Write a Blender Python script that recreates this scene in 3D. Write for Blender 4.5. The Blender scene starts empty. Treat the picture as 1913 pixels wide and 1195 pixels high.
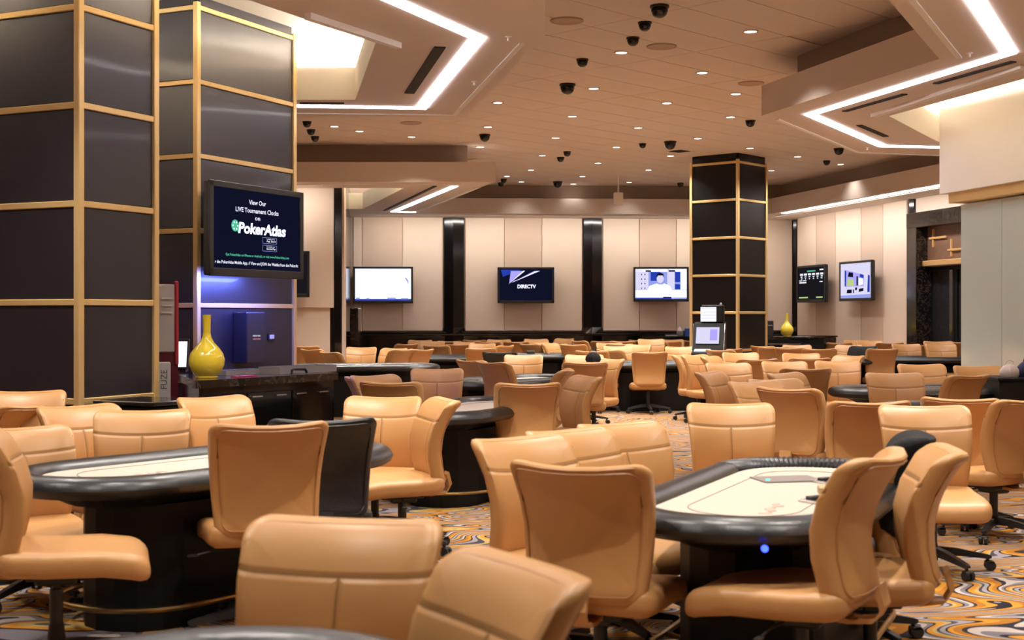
import bpy, math, random
from mathutils import Vector, Matrix
from mathutils.geometry import tessellate_polygon
random.seed(7)
PI = math.pi
R = math.radians
F = 2450.0; CX = 956.5; HZ = 588.0; EYE = 1.42
scene = bpy.context.scene
C = scene.collection

# ------------------------------------------------------------ camera, exposure
cam_d = bpy.data.cameras.new('camera')
cam = bpy.data.objects.new('camera', cam_d); C.objects.link(cam)
cam.location = (0, 0, EYE); cam.rotation_euler = (PI/2, 0, 0)
cam_d.sensor_width = 36; cam_d.lens = F/1913*36
cam_d.shift_y = -(597.5-HZ)/1913
cam_d.clip_end = 100
cam_d.dof.use_dof = True; cam_d.dof.focus_distance = 15.0; cam_d.dof.aperture_fstop = 4.0
scene.camera = cam
scene.view_settings.view_transform = 'Standard'; scene.view_settings.look = 'None'
scene.view_settings.gamma = 1.0; scene.view_settings.use_curve_mapping = False
scene.view_settings.exposure = 0.0
w = bpy.data.worlds.new('world'); scene.world = w; w.use_nodes = True
w.node_tree.nodes['Background'].inputs[0].default_value = (1, .9, .8, 1)
w.node_tree.nodes['Background'].inputs[1].default_value = 0.05
LAMP = (1.0, .92, .83)
SPOT_W = 300; COVE = 150.0; STRIP = 16.0; WASH = 95
FL = -.11          # floor level while building; everything is lifted by .11 at the end

# ------------------------------------------------------------ projection helpers: a photo direction meets a known plane
def at(px, py, z):
    d = F*(z-EYE)/(HZ-py); return Vector(((px-CX)/F*d, d, z))
def atd(px, py, d): return Vector(((px-CX)/F*d, d, EYE+(HZ-py)/F*d))

# ------------------------------------------------------------ materials
def mat(name, col, rough=.5, metal=0, coat=0, emit=None, es=0, bump=0, bscale=40, var=0, spec=.5):
    m = bpy.data.materials.new(name); m.use_nodes = True
    nt = m.node_tree; b = nt.nodes['Principled BSDF']
    b.inputs['Base Color'].default_value = (*col, 1)
    b.inputs['Roughness'].default_value = rough
    b.inputs['Metallic'].default_value = metal
    b.inputs['Coat Weight'].default_value = coat
    b.inputs['Coat Roughness'].default_value = .08
    b.inputs['Specular IOR Level'].default_value = spec
    if emit:
        b.inputs['Emission Color'].default_value = (*emit, 1); b.inputs['Emission Strength'].default_value = es
    if bump or var:
        tc = nt.nodes.new('ShaderNodeTexCoord'); n = nt.nodes.new('ShaderNodeTexNoise')
        n.inputs['Scale'].default_value = bscale; n.inputs['Detail'].default_value = 3
        nt.links.new(tc.outputs['Object'], n.inputs['Vector'])
        if bump:
            bp = nt.nodes.new('ShaderNodeBump'); bp.inputs['Strength'].default_value = bump; bp.inputs['Distance'].default_value = .01
            nt.links.new(n.outputs['Fac'], bp.inputs['Height']); nt.links.new(bp.outputs[0], b.inputs['Normal'])
        if var:
            mx = nt.nodes.new('ShaderNodeMix'); mx.data_type = 'RGBA'
            mx.inputs[6].default_value = (*[c*(1-var) for c in col], 1); mx.inputs[7].default_value = (*[min(1, c*(1+var)) for c in col], 1)
            nt.links.new(n.outputs['Fac'], mx.inputs[0]); nt.links.new(mx.outputs[2], b.inputs['Base Color'])
    return m
M = {}
M['ceiling'] = mat('ceiling_paint', (.68, .57, .50), .8, bump=.05, bscale=60)
M['tile'] = mat('ceiling_tile', (.74, .64, .57), .85, bump=.1, bscale=90, var=.03)
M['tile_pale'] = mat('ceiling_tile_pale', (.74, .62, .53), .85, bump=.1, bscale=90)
M['soffit'] = mat('soffit_paint', (.75, .65, .58), .75)
M['cove_glow_paint'] = mat('cove_glow_paint', (.85, .78, .66), .8)  # paler than the soffit: the recess's bright light is put into the colour
M['setback'] = mat('setback_shade', (.42, .34, .28), .9)  # darker than the soffit: shade above the border is painted in
M['cream'] = mat('cream_wall', (.80, .66, .54), .7, bump=.03, bscale=80)
M['tan'] = mat('tan_wall', (.66, .51, .40), .7, bump=.03, bscale=80)
M['white_paint'] = mat('white_paint', (.90, .86, .80), .7)
M['black_gloss'] = mat('black_gloss', (.005, .0045, .0045), .12, coat=.3)
M['black_satin'] = mat('black_satin', (.005, .005, .005), .55, spec=.25)
M['black_plastic'] = mat('black_plastic', (.015, .015, .016), .45, bump=.05, bscale=200)
M['black_leather'] = mat('black_leather', (.012, .012, .014), .42, bump=.25, bscale=120)
M['vinyl'] = mat('black_vinyl_rail', (.010, .011, .013), .34, bump=.15, bscale=30, spec=.6)
M['cloth_black'] = mat('black_cloth', (.010, .010, .012), .9, bump=.4, bscale=60)
M['gold'] = mat('brushed_gold', (.86, .62, .28), .34, metal=.55, bump=.03, bscale=30)
M['brass'] = mat('brass', (.36, .25, .10), .3, metal=1)
M['chrome'] = mat('chrome', (.7, .7, .7), .15, metal=1)
M['felt'] = mat('cream_felt', (.50, .435, .365), .9, bump=.1, bscale=200)
M['ink'] = mat('table_print', (.16, .11, .08), .8)
M['ink_red'] = mat('table_print_red', (.35, .12, .08), .8)
M['grey_plastic'] = mat('grey_plastic', (.22, .19, .18), .5)
M['pale_grey'] = mat('pale_grey', (.62, .6, .62), .5)
M['tanbox'] = mat('tan_box', (.50, .33, .16), .5)
M['vase'] = mat('yellow_glaze', (.86, .66, .05), .12, coat=.8)
M['maroon'] = mat('maroon_plastic', (.14, .012, .025), .4)
M['red'] = mat('red_plastic', (.42, .03, .05), .4)
M['machine_white'] = mat('machine_white', (.62, .58, .56), .4)
M['outlet'] = mat('outlet_white', (.6, .6, .6), .4)
M['wood'] = mat('brown_wood', (.20, .11, .07), .4, bump=.05, bscale=20, var=.2)
M['goldwood'] = mat('gold_wood', (.62, .38, .15), .4)
M['pane'] = mat('pale_glass', (.62, .72, .68), .06, coat=.6)
M['glass_dark'] = mat('dark_glass', (.03, .03, .035), .05, coat=.5)
M['white_cloth'] = mat('white_cloth', (.8, .72, .68), .8, bump=.5, bscale=30)
M['navy'] = mat('navy_cloth', (.015, .02, .09), .7)
M['paper'] = mat('paper', (.8, .78, .74), .7)
M['vent'] = mat('vent_black', (.012, .009, .007), .7)
M['speaker'] = mat('speaker_grille', (.48, .35, .27), .7)
M['acrylic'] = mat('acrylic_tray', (.30, .27, .28), .15)
M['bluebox'] = mat('blue_box', (.03, .10, .45), .5)
def emis(name, col, s):
    m = bpy.data.materials.new(name); m.use_nodes = True; nt = m.node_tree
    nt.nodes.clear(); e = nt.nodes.new('ShaderNodeEmission'); o = nt.nodes.new('ShaderNodeOutputMaterial')
    e.inputs[0].default_value = (*col, 1); e.inputs[1].default_value = s; nt.links.new(e.outputs[0], o.inputs[0]); return m
M['strip'] = emis('linear_light', (1, .93, .98), STRIP)
M['cove'] = emis('cove_light', (1, .93, .82), COVE)
M['downlight'] = emis('downlight_glow', (1, .93, .82), 9)
M['scr_white'] = emis('screen_white', (.80, .84, 1), 1.5)
M['scr_text'] = emis('screen_text', (.85, .85, 1), 1.1)
M['scr_lilac'] = emis('screen_lilac', (.45, .40, 1), 1.0)
M['scr_navy'] = emis('screen_navy', (.005, .006, .020), 1)
M['scr_blue'] = emis('screen_blue', (.02, .05, .45), 1.0)
M['scr_mid'] = emis('screen_midblue', (.30, .36, .85), 1.0)
M['scr_green'] = emis('screen_green', (.10, .55, .35), 1.0)
M['scr_black'] = emis('screen_black', (.010, .009, .012), 1)
M['scr_red'] = emis('screen_red', (1, .35, .35), 1.0)
M['scr_skin'] = emis('screen_pale', (.75, .72, .95), 1.0)
M['scr_lime'] = emis('screen_lime', (.5, .65, .25), 1.0)
M['led_blue'] = emis('led_blue', (.03, .06, 1), 6)
M['led_green'] = emis('led_green', (.1, 1, .5), 3)

# column panels: dark fabric like panel with a faint vertical brush
def panel_mat(name='dark_column_panel', base=(.016, .013, .019), spec=.5, coat=.18):
    m = mat(name, base, .36, coat=coat, spec=spec)
    nt = m.node_tree; b = nt.nodes['Principled BSDF']
    tc = nt.nodes.new('ShaderNodeTexCoord'); mp = nt.nodes.new('ShaderNodeMapping'); mp.inputs['Scale'].default_value = (14, 14, 1.2)
    n = nt.nodes.new('ShaderNodeTexNoise'); n.inputs['Scale'].default_value = 3; n.inputs['Detail'].default_value = 4
    r = nt.nodes.new('ShaderNodeMapRange'); r.inputs[3].default_value = .30; r.inputs[4].default_value = .44
    nt.links.new(tc.outputs['Object'], mp.inputs[0]); nt.links.new(mp.outputs[0], n.inputs['Vector'])
    nt.links.new(n.outputs['Fac'], r.inputs[0]); nt.links.new(r.outputs[0], b.inputs['Roughness'])
    return m
M['panel'] = panel_mat(); M['panel_black'] = panel_mat('black_column_panel', (.003, .0025, .0025), .35, .05)
def marble_mat():
    m = mat('black_marble', (.012, .010, .009), .15, coat=.4)
    nt = m.node_tree; b = nt.nodes['Principled BSDF']
    tc = nt.nodes.new('ShaderNodeTexCoord')
    n = nt.nodes.new('ShaderNodeTexNoise'); n.inputs['Scale'].default_value = 7; n.inputs['Detail'].default_value = 8; n.inputs['Distortion'].default_value = 1.5
    cr = nt.nodes.new('ShaderNodeValToRGB')
    cr.color_ramp.elements[0].position = .50; cr.color_ramp.elements[0].color = (.010, .008, .007, 1)
    cr.color_ramp.elements[1].position = .60; cr.color_ramp.elements[1].color = (.012, .010, .008, 1)
    e = cr.color_ramp.elements.new(.55); e.color = (.06, .046, .036, 1)
    nt.links.new(tc.outputs['Object'], n.inputs['Vector']); nt.links.new(n.outputs['Fac'], cr.inputs[0]); nt.links.new(cr.outputs[0], b.inputs['Base Color'])
    return m
M['marble'] = marble_mat()
def carpet_mat():
    m = bpy.data.materials.new('swirl_carpet'); m.use_nodes = True; nt = m.node_tree; b = nt.nodes['Principled BSDF']
    b.inputs['Roughness'].default_value = .95; b.inputs['Specular IOR Level'].default_value = .15
    N = nt.nodes.new; L = nt.links.new
    tc = N('ShaderNodeTexCoord'); mp = N('ShaderNodeMapping'); mp.inputs['Scale'].default_value = (.60, 1.25, 1); mp.inputs['Rotation'].default_value = (0, 0, R(8))
    n = N('ShaderNodeTexNoise'); n.inputs['Scale'].default_value = .85; n.inputs['Detail'].default_value = 1.6; n.inputs['Roughness'].default_value = .45; n.inputs['Distortion'].default_value = 1.3
    L(tc.outputs['Object'], mp.inputs[0]); L(mp.outputs[0], n.inputs['Vector'])
    mu = N('ShaderNodeMath'); mu.operation = 'MULTIPLY'; mu.inputs[1].default_value = 11.0; L(n.outputs['Fac'], mu.inputs[0])
    fr = N('ShaderNodeMath'); fr.operation = 'FRACT'; L(mu.outputs[0], fr.inputs[0])
    cr = N('ShaderNodeValToRGB'); cr.color_ramp.interpolation = 'CONSTANT'
    cols = [(0, (.40, .16, .02)), (.14, (.60, .27, .035)), (.25, (.018, .016, .022)), (.30, (.34, .30, .33)), (.42, (.07, .065, .08)),
            (.49, (.50, .36, .14)), (.58, (.58, .25, .03)), (.70, (.018, .016, .022)), (.75, (.20, .18, .20)), (.84, (.52, .44, .40)), (.93, (.03, .028, .035))]
    el = cr.color_ramp.elements
    el[0].position = 0; el[0].color = (*cols[0][1], 1); el[1].position = cols[1][0]; el[1].color = (*cols[1][1], 1)
    for p, c in cols[2:]:
        e = el.new(p); e.color = (*c, 1)
    L(fr.outputs[0], cr.inputs[0])
    n2 = N('ShaderNodeTexNoise'); n2.inputs['Scale'].default_value = 300; L(tc.outputs['Object'], n2.inputs['Vector'])
    mx = N('ShaderNodeMix'); mx.data_type = 'RGBA'; mx.blend_type = 'MULTIPLY'; mx.inputs[0].default_value = .5
    L(cr.outputs[0], mx.inputs[6]); L(n2.outputs['Fac'], mx.inputs[7]); 
    g = N('ShaderNodeMix'); g.data_type = 'RGBA'; g.inputs[0].default_value = .45; L(mx.outputs[2], g.inputs[6]); L(cr.outputs[0], g.inputs[7])
    L(g.outputs[2], b.inputs['Base Color'])
    bp = N('ShaderNodeBump'); bp.inputs['Strength'].default_value = .3; bp.inputs['Distance'].default_value = .004; L(n2.outputs['Fac'], bp.inputs['Height']); L(bp.outputs[0], b.inputs['Normal'])
    return m
M['carpet'] = carpet_mat()
LC = (.53, .275, .100)
def leather_mat(name, col, seams):
    m = mat(name, col, .42, coat=.04); nt = m.node_tree; b = nt.nodes['Principled BSDF']; N = nt.nodes.new; L = nt.links.new
    b.inputs['Coat Roughness'].default_value = .3
    tc = N('ShaderNodeTexCoord'); n = N('ShaderNodeTexNoise'); n.inputs['Scale'].default_value = 9; n.inputs['Detail'].default_value = 2
    n3 = N('ShaderNodeTexNoise'); n3.inputs['Scale'].default_value = 260
    L(tc.outputs['Object'], n.inputs['Vector']); L(tc.outputs['Object'], n3.inputs['Vector'])
    h = N('ShaderNodeMath'); h.operation = 'MULTIPLY_ADD'; h.inputs[1].default_value = .06; L(n3.outputs['Fac'], h.inputs[0]); L(n.outputs['Fac'], h.inputs[2])
    height = h.outputs[0]
    if seams:
        uv = N('ShaderNodeUVMap'); uv.uv_map = 'uv'; sp = N('ShaderNodeSeparateXYZ'); L(uv.outputs[0], sp.inputs[0])
        def mth(op, a, bb, cc=None):
            q = N('ShaderNodeMath'); q.operation = op
            for i, v in enumerate((a, bb, cc)):
                if v is None: continue
                if isinstance(v, (int, float)): q.inputs[i].default_value = v
                else: L(v, q.inputs[i])
            return q.outputs[0]
        u, v = sp.outputs[0], sp.outputs[1]          # metres across and up on the back panel
        sag = mth('MULTIPLY', mth('MULTIPLY', u, u), .35)
        line = mth('ADD', sag, .360)
        dv = mth('ABSOLUTE', mth('SUBTRACT', v, line), None)
        du = mth('MAXIMUM', mth('ABSOLUTE', u, None), mth('MULTIPLY', mth('SUBTRACT', v, line), 1.0))
        d = mth('MINIMUM', dv, du)
        def ss(lo, hi):
            mr = N('ShaderNodeMapRange'); mr.interpolation_type = 'SMOOTHSTEP'; mr.inputs[1].default_value = lo; mr.inputs[2].default_value = hi
            L(d, mr.inputs[0]); return mr.outputs[0]
        g = ss(0, .016)
        height = mth('ADD', mth('MULTIPLY', height, .35), mth('MULTIPLY', g, 1.0))
        mx = N('ShaderNodeMix'); mx.data_type = 'RGBA'; mx.inputs[6].default_value = (*[c*.42 for c in col], 1); mx.inputs[7].default_value = (*col, 1)
        L(ss(0, .005), mx.inputs[0]); L(mx.outputs[2], b.inputs['Base Color'])
    bp = N('ShaderNodeBump'); bp.inputs['Strength'].default_value = .5; bp.inputs['Distance'].default_value = .008
    L(height, bp.inputs['Height']); L(bp.outputs[0], b.inputs['Normal'])
    return m
M['leather'] = leather_mat('tan_leather', LC, False)
M['leather_front'] = leather_mat('tan_leather_stitched', LC, True)
M['piping'] = mat('tan_piping', (.44, .21, .075), .4)
M['piping_black'] = mat('black_piping', (.01, .01, .01), .4)

# ------------------------------------------------------------ mesh builder
class MB:
    def __init__(s): s.v = []; s.f = []; s.mi = []; s.uv = {}
    def add(s, vs, fs, mi=0):
        o = len(s.v); s.v += [tuple(p) for p in vs]; s.f += [tuple(i+o for i in q) for q in fs]; s.mi += [mi]*len(fs); return o
    def box(s, c, d, rz=0, mi=0, rx=0, bevel=0):
        x, y, z = d[0]/2, d[1]/2, d[2]/2
        mt = Matrix.Rotation(rz, 3, 'Z') @ Matrix.Rotation(rx, 3, 'X'); c = Vector(c)
        if bevel > 0:
            b = min(bevel, x*.9, y*.9, z*.9)
            pts = []
            for sx in (-1, 1):
                for sy in (-1, 1):
                    for sz in (-1, 1):
                        pts += [(sx*(x-b), sy*(y-b), sz*z), (sx*(x-b), sy*y, sz*(z-b)), (sx*x, sy*(y-b), sz*(z-b))]
            import bmesh
            bm = bmesh.new(); vv = [bm.verts.new(p) for p in pts]; bmesh.ops.convex_hull(bm, input=vv)
            bm.verts.index_update()
            vs = [c + mt @ q.co for q in bm.verts]; fs = [tuple(a.index for a in q.verts) for q in bm.faces]; bm.free()
            return s.add(vs, fs, mi)
        vs = [c + mt @ Vector(p) for p in ((-x, -y, -z), (x, -y, -z), (x, y, -z), (-x, y, -z), (-x, -y, z), (x, -y, z), (x, y, z), (-x, y, z))]
        return s.add(vs, [(0, 3, 2, 1), (4, 5, 6, 7), (0, 1, 5, 4), (1, 2, 6, 5), (2, 3, 7, 6), (3, 0, 4, 7)], mi)
    def prism(s, poly, z0, z1, mi=0, hole=None):
        poly = [Vector((p[0], p[1], 0)) for p in poly]
        loops = [poly]
        if hole: loops.append([Vector((p[0], p[1], 0)) for p in hole])
        flat = [p for l in loops for p in l]; n = len(flat)
        tris = tessellate_polygon(loops)
        vs = [(p.x, p.y, z0) for p in flat] + [(p.x, p.y, z1) for p in flat]
        fs = [tuple(t) for t in tris] + [tuple(i+n for i in t) for t in tris]
        o = 0
        for l in loops:
            k = len(l)
            for i in range(k):
                a, b = o+i, o+(i+1) % k; fs.append((a, b, b+n, a+n))
            o += k
        return s.add(vs, fs, mi)
    def loft(s, loops, cap=(True, True), mi=0, closed=True):
        n = len(loops[0]); vs = [p for l in loops for p in l]; fs = []
        for j in range(len(loops)-1):
            for i in range(n if closed else n-1):
                a = j*n+i; b = j*n+(i+1) % n; fs.append((a, b, b+n, a+n))
        if cap[0]: fs.append(tuple(range(n))[::-1])
        if cap[1]: fs.append(tuple(range((len(loops)-1)*n, len(loops)*n)))
        return s.add(vs, fs, mi)
    def cyl(s, c, r, h, n=16, r2=None, mi=0, axis='Z'):
        r2 = r if r2 is None else r2; c = Vector(c)
        def L(rr, t):
            out = []
            for i in range(n):
                a = 2*PI*i/n; p = Vector((rr*math.cos(a), rr*math.sin(a), t))
                if axis == 'X': p = Vector((p.z, p.x, p.y))
                if axis == 'Y': p = Vector((p.x, p.z, p.y))
                out.append(c+p)
            return out
        return s.loft([L(r, -h/2), L(r2, h/2)], mi=mi)
    def lathe(s, prof, c=(0, 0, 0), n=28, mi=0):
        c = Vector(c)
        return s.loft([[c+Vector((r*math.cos(2*PI*i/n), r*math.sin(2*PI*i/n), z)) for i in range(n)] for r, z in prof], mi=mi)
    def tube(s, path, r, n=6, closed=False, mi=0):
        path = [Vector(p) for p in path]; k = len(path); loops = []
        for i in range(k):
            if closed: t = path[(i+1) % k]-path[i-1]
            else: t = path[min(i+1, k-1)]-path[max(i-1, 0)]
            t.normalize(); up = Vector((0, 0, 1)) if abs(t.z) < .9 else Vector((0, 1, 0))
            a = t.cross(up).normalized(); b = a.cross(t)
            loops.append([path[i]+a*r*math.cos(2*PI*j/n)+b*r*math.sin(2*PI*j/n) for j in range(n)])
        if closed: loops.append(loops[0]); return s.loft(loops, (False, False), mi)
        return s.loft(loops, mi=mi)
    def mesh(s, name, mats, smooth=False):
        me = bpy.data.meshes.new(name); me.from_pydata(s.v, [], s.f)
        for m in (mats if isinstance(mats, (list, tuple)) else [mats]): me.materials.append(m)
        for p, i in zip(me.polygons, s.mi): p.material_index = i; p.use_smooth = smooth
        import bmesh
        bm = bmesh.new(); bm.from_mesh(me); bmesh.ops.recalc_face_normals(bm, faces=bm.faces)
        if smooth:
            for e in bm.edges:
                if len(e.link_faces) == 2 and e.calc_face_angle(0) > R(40): e.smooth = False
        bm.to_mesh(me); bm.free(); me.update()
        return me
    def build(s, name, mats, parent=None, smooth=False, loc=None, rz=None):
        o = bpy.data.objects.new(name, s.mesh(name, mats, smooth)); C.objects.link(o)
        if parent: o.parent = parent
        if loc is not None: o.location = loc
        if rz is not None: o.rotation_euler = (0, 0, rz)
        return o
def link(name, me, parent=None, loc=(0, 0, 0), rz=0):
    o = bpy.data.objects.new(name, me); C.objects.link(o); o.parent = parent; o.location = loc; o.rotation_euler = (0, 0, rz); return o
def tag(o, label, cat, group=None, kind=None):
    o['label'] = label
    if cat: o['category'] = cat
    if group: o['group'] = group
    if kind: o['kind'] = kind
    return o
def thing(name, label, cat, loc=(0, 0, 0), rz=0, group=None):
    o = bpy.data.objects.new(name, None); C.objects.link(o); o.location = loc; o.rotation_euler = (0, 0, rz); o.empty_display_size = .1
    return tag(o, label, cat, group)
def struct(o, label=None):
    o['kind'] = 'structure'
    if label: o['label'] = label
    return o
def ribbon(pts, w_, z0, z1, closed=False):
    P = [Vector((p[0], p[1])) for p in pts]; n = len(P); Lf = []; Rt = []
    for i in range(n):
        d0 = (P[i]-P[i-1]).normalized() if (i > 0 or closed) else None
        d1 = (P[(i+1) % n]-P[i]).normalized() if (i < n-1 or closed) else None
        if d0 is None: d0 = d1
        if d1 is None: d1 = d0
        t = (d0+d1).normalized(); nn = Vector((-t.y, t.x)); k = 1/max(.35, nn.dot(Vector((-d1.y, d1.x))))
        Lf.append(P[i]+nn*k*w_/2); Rt.append(P[i]-nn*k*w_/2)
    mb = MB()
    for i in range(n if closed else n-1):
        j = (i+1) % n
        q = [Lf[i], Rt[i], Rt[j], Lf[j]]
        mb.loft([[(p.x, p.y, z0) for p in q], [(p.x, p.y, z1) for p in q]])
    return mb
def inside(p, poly):
    x, y = p[0], p[1]; c = False; n = len(poly)
    for i in range(n):
        x1, y1 = poly[i][0], poly[i][1]; x2, y2 = poly[i-1][0], poly[i-1][1]
        if (y1 > y) != (y2 > y) and x < (x2-x1)*(y-y1)/(y2-y1)+x1: c = not c
    return c
def inset(poly, d):
    P = [Vector((p[0], p[1])) for p in poly]; n = len(P)
    A = sum(P[i].x*P[(i+1) % n].y-P[(i+1) % n].x*P[i].y for i in range(n))
    sg = 1 if A > 0 else -1; out = []
    for i in range(n):
        d0 = (P[i]-P[i-1]).normalized(); d1 = (P[(i+1) % n]-P[i]).normalized()
        n0 = Vector((-d0.y, d0.x))*sg; n1 = Vector((-d1.y, d1.x))*sg
        m = (n0+n1).normalized(); k = 1/max(.4, m.dot(n1)); out.append(P[i]+m*k*d)
    return out
ORD = ['leftmost', 'second', 'third', 'fourth', 'fifth', 'sixth', 'seventh', 'eighth', 'ninth', 'tenth', 'eleventh', 'twelfth', 'thirteenth', 'fourteenth', 'fifteenth', 'sixteenth', 'seventeenth', 'eighteenth', 'nineteenth', 'twentieth', 'twenty-first', 'twenty-second']
def place_word(k, n):
    if n == 1: return 'alone'
    if k == 0: return 'leftmost'
    if k == n-1: return 'rightmost'
    if k == n-2 and n > 4: return 'second from right'
    return ORD[k]+' from left'

# ------------------------------------------------------------ structure: floor, ceiling, walls
ZT = 4.45; ZS = 3.75; ZB = 4.10
mb = MB(); mb.box((1, 15, FL-.05), (30, 46, .1)); struct(mb.build('floor', M['carpet']), 'carpet of orange, grey and cream swirls outlined in black')
mb = MB(); mb.box((1, 15, ZT+.1), (30, 46, .2)); ceil = struct(mb.build('ceiling', M['ceiling']), 'beige tiled ceiling with recessed downlights')
# wall frames: origin, direction along the wall (to the right in the photograph)
WB0 = Vector((-3.95, 31.3, 0)); WB1 = Vector((6.98, 32.2, 0)); WBd = (WB1-WB0).normalized(); WBa = math.atan2(WBd.y, WBd.x)
WR0 = Vector((6.94, 31.7, 0)); WRd = Vector((.2107, -.9776, 0)); WRa = math.atan2(WRd.y, WRd.x)
def s_on(O, d, px):
    k = (px-CX)/F; return (O.x-k*O.y)/(k*d.y-d.x)
def z_on(O, d, px, py):
    s = s_on(O, d, px); return EYE+(HZ-py)/F*(O.y+d.y*s)
# in wall frames local x runs along the wall, local -y points into the room
mb = MB(); mb.box((5.5, .15, 2.2), (11.6, .3, 4.5)); wall_back = struct(mb.build('wall_back', M['tan'], loc=WB0, rz=WBa), 'far wall of cream and tan panels between black pilasters')
mb = MB(); mb.box((2.65, .15, 2.25), (5.5, .3, 4.5)); mb.box((7.9, .15, 3.95), (5.2, .3, 1.1)); mb.box((14.5, .15, 2.25), (8, .3, 4.5))
wall_right = struct(mb.build('wall_right', M['cream'], loc=WR0, rz=WRa), 'right wall of cream and tan stripes')
mb = MB(); mb.box((-7.2, 24.35, 2.2), (8.2, .3, 4.5)); wall_left = struct(mb.build('wall_left', M['cream']), 'plain cream wall section beyond the big column')
mb = MB(); mb.box((-13.5, 12, 2.2), (.3, 40, 4.5)); struct(mb.build('wall_side', M['cream']))
mb = MB(); mb.box((1, -7.5, 2.2), (30, .3, 4.5)); struct(mb.build('wall_front', M['cream']))
mb = MB(); mb.box((14, 10, 2.2), (.3, 36, 4.5)); struct(mb.build('wall_outer', M['cream']))

# panels of the far wall
secs = [(660, 676, 'cream'), (676.5, 751.5, 'tan'), (752, 827, 'cream'), (869, 941.5, 'cream'), (942, 1011.5, 'tan'), (1012, 1087, 'cream'), (1126, 1193.5, 'cream'), (1194, 1262.5, 'tan'), (1263, 1330, 'cream'), (1330.5, 1400, 'tan'), (1400.5, 1479, 'cream')]
for a, b, c in secs:
    s0, s1 = s_on(WB0, WBd, a), s_on(WB0, WBd, b)
    mb = MB(); mb.box(((s0+s1)/2, -.02, 2.42), (s1-s0-.008, .04 if c == 'cream' else .035, 2.76), bevel=.006)
    mb.build('panel', M[c], wall_back)
# black wainscot with projecting ledge moulding
mb = MB(); mb.box((5.5, -.06, .46), (11.2, .12, .92)); mb.box((5.5, -.10, .95), (11.2, .20, .05), bevel=.015); mb.box((5.5, -.06, 1.0), (11.2, .12, .05), bevel=.015)
mb.build('trim_wainscot', M['black_gloss'], wall_back)
def pilaster(parent, s0, s1, z0=0, z1=4.2, dep=.16, flare=.07):
    c = (s0+s1)/2; h = (s1-s0)/2; mb = MB()
    prof = lambda k: [(c-h-k, 0), (c-h*.9-k, -dep*.55), (c-h*.1, -dep-k*.5), (c+h*.9+k, -dep*.62), (c+h+k, 0)]
    mb.loft([[(x, y, z) for x, y in prof(k)] for z, k in ((z0, flare), (.93, flare), (1.12, 0), (z1, 0))])
    return mb.build('pilaster', M['black_gloss'], parent)
pilaster(wall_back, s_on(WB0, WBd, 828), s_on(WB0, WBd, 868))
pilaster(wall_back, s_on(WB0, WBd, 1088), s_on(WB0, WBd, 1125))
pilaster(wall_back, s_on(WB0, WBd, 1480), s_on(WB0, WBd, 1492), dep=.1)
# right wall stripes
for a, b, c in [(1493, 1527, 'cream'), (1527.5, 1563, 'tan'), (1563.5, 1611, 'cream'), (1611.5, 1652, 'tan'), (1652.5, 1697, 'cream')]:
    s0, s1 = s_on(WR0, WRd, a), s_on(WR0, WRd, b)
    mb = MB(); mb.box(((s0+s1)/2, -.02, 2.3), (s1-s0-.01, .04 if c == 'cream' else .035, 3.6), bevel=.006); mb.build('panel', M[c], wall_right)
pilaster(wall_right, s_on(WR0, WRd, 1698), s_on(WR0, WRd, 1711), dep=.06, flare=0)
# left section corner clad in black, running back towards the far wall
mb = MB(); mb.loft([[(-3.26, 24.12, z), (-3.13, 24.12, z), (-3.84, 31.3, z), (-4.4, 31.3, z), (-3.6, 24.4, z)] for z in (0, 4.3)])
mb.build('pilaster', M['black_gloss'], wall_left)
mb = MB(); p = atd(664, 600, 27.0); mb.box((p.x, p.y, .78), (.17, .5, 1.56), bevel=.01)
tag(mb.build('marble_pier', M['marble']), 'short veined black marble pier beside the tall black corner post', 'pier')
mb = MB(); q = MB(); mb.box((-5.2, 24.16, 2.68), (3.85, .05, 2.26), bevel=.006); mb.build('panel', M['cream'], wall_left)

# portal on the right wall
s0 = s_on(WR0, WRd, 1712); 
portal = thing('doorway', 'black marble doorway with wood transom and gold bars beside the pale glass', 'doorway', WR0, WRa)
mb = MB(); mb.box((s0+.19, -.05, 1.72), (.38, .34, 3.44), bevel=.01); mb.build('jamb', M['marble'], portal)
mb = MB(); mb.box((s0+3.6, -.05, 1.72), (.38, .34, 3.44), bevel=.01); mb.build('jamb', M['marble'], portal)
mb = MB(); mb.box((s0+1.9, -.055, 3.29), (3.8, .34, .30), bevel=.01); mb.build('lintel', M['marble'], portal)
mb = MB(); mb.box((s0+1.9, .06, 2.80), (3.1, .06, .70)); tr = mb.build('transom_panel', M['wood'], portal)
mb = MB(); mb.box((s0+1.9, .0, 2.43), (3.1, .16, .11), bevel=.01); mb.build('gold_beam', M['goldwood'], portal)
for (x, z, l, v) in [(.56+.25, 2.92, .62, 0), (.62, 2.92, .36, 1), (1.62, 2.66, .9, 0), (1.28, 2.70, .34, 1), (1.72, 2.83, .66, 1), (2.4, 2.95, .7, 0), (2.6, 2.8, .6, 1)]:
    mb = MB(); mb.box((s0+x, .01 if not v else .02, z), (.045, .05, l) if v else (l, .05, .045), bevel=.008); mb.build('gold_bar', M['goldwood'], portal)
for k, x in enumerate((.75, 1.72, 2.69)):
    mb = MB(); mb.box((s0+x, .16, 1.19), (.93, .03, 2.36)); dr = mb.build('door_leaf', M['glass_dark'], portal)
    fr = MB()
    for dx, dz, ww, hh in ((-.44, 0, .07, 2.36), (.44, 0, .07, 2.36), (0, 1.14, .9, .08), (0, -1.1, .9, .16)): fr.box((s0+x+dx, .14, 1.19+dz), (ww, .06, hh))
    fr.build('door_frame', M['black_satin'], dr)
mb = MB(); mb.box((s0+1.9, 1.2, 1.5), (4.2, .05, 3.2)); struct(mb.build('wall_lobby', M['black_satin'], loc=WR0, rz=WRa))

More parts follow.
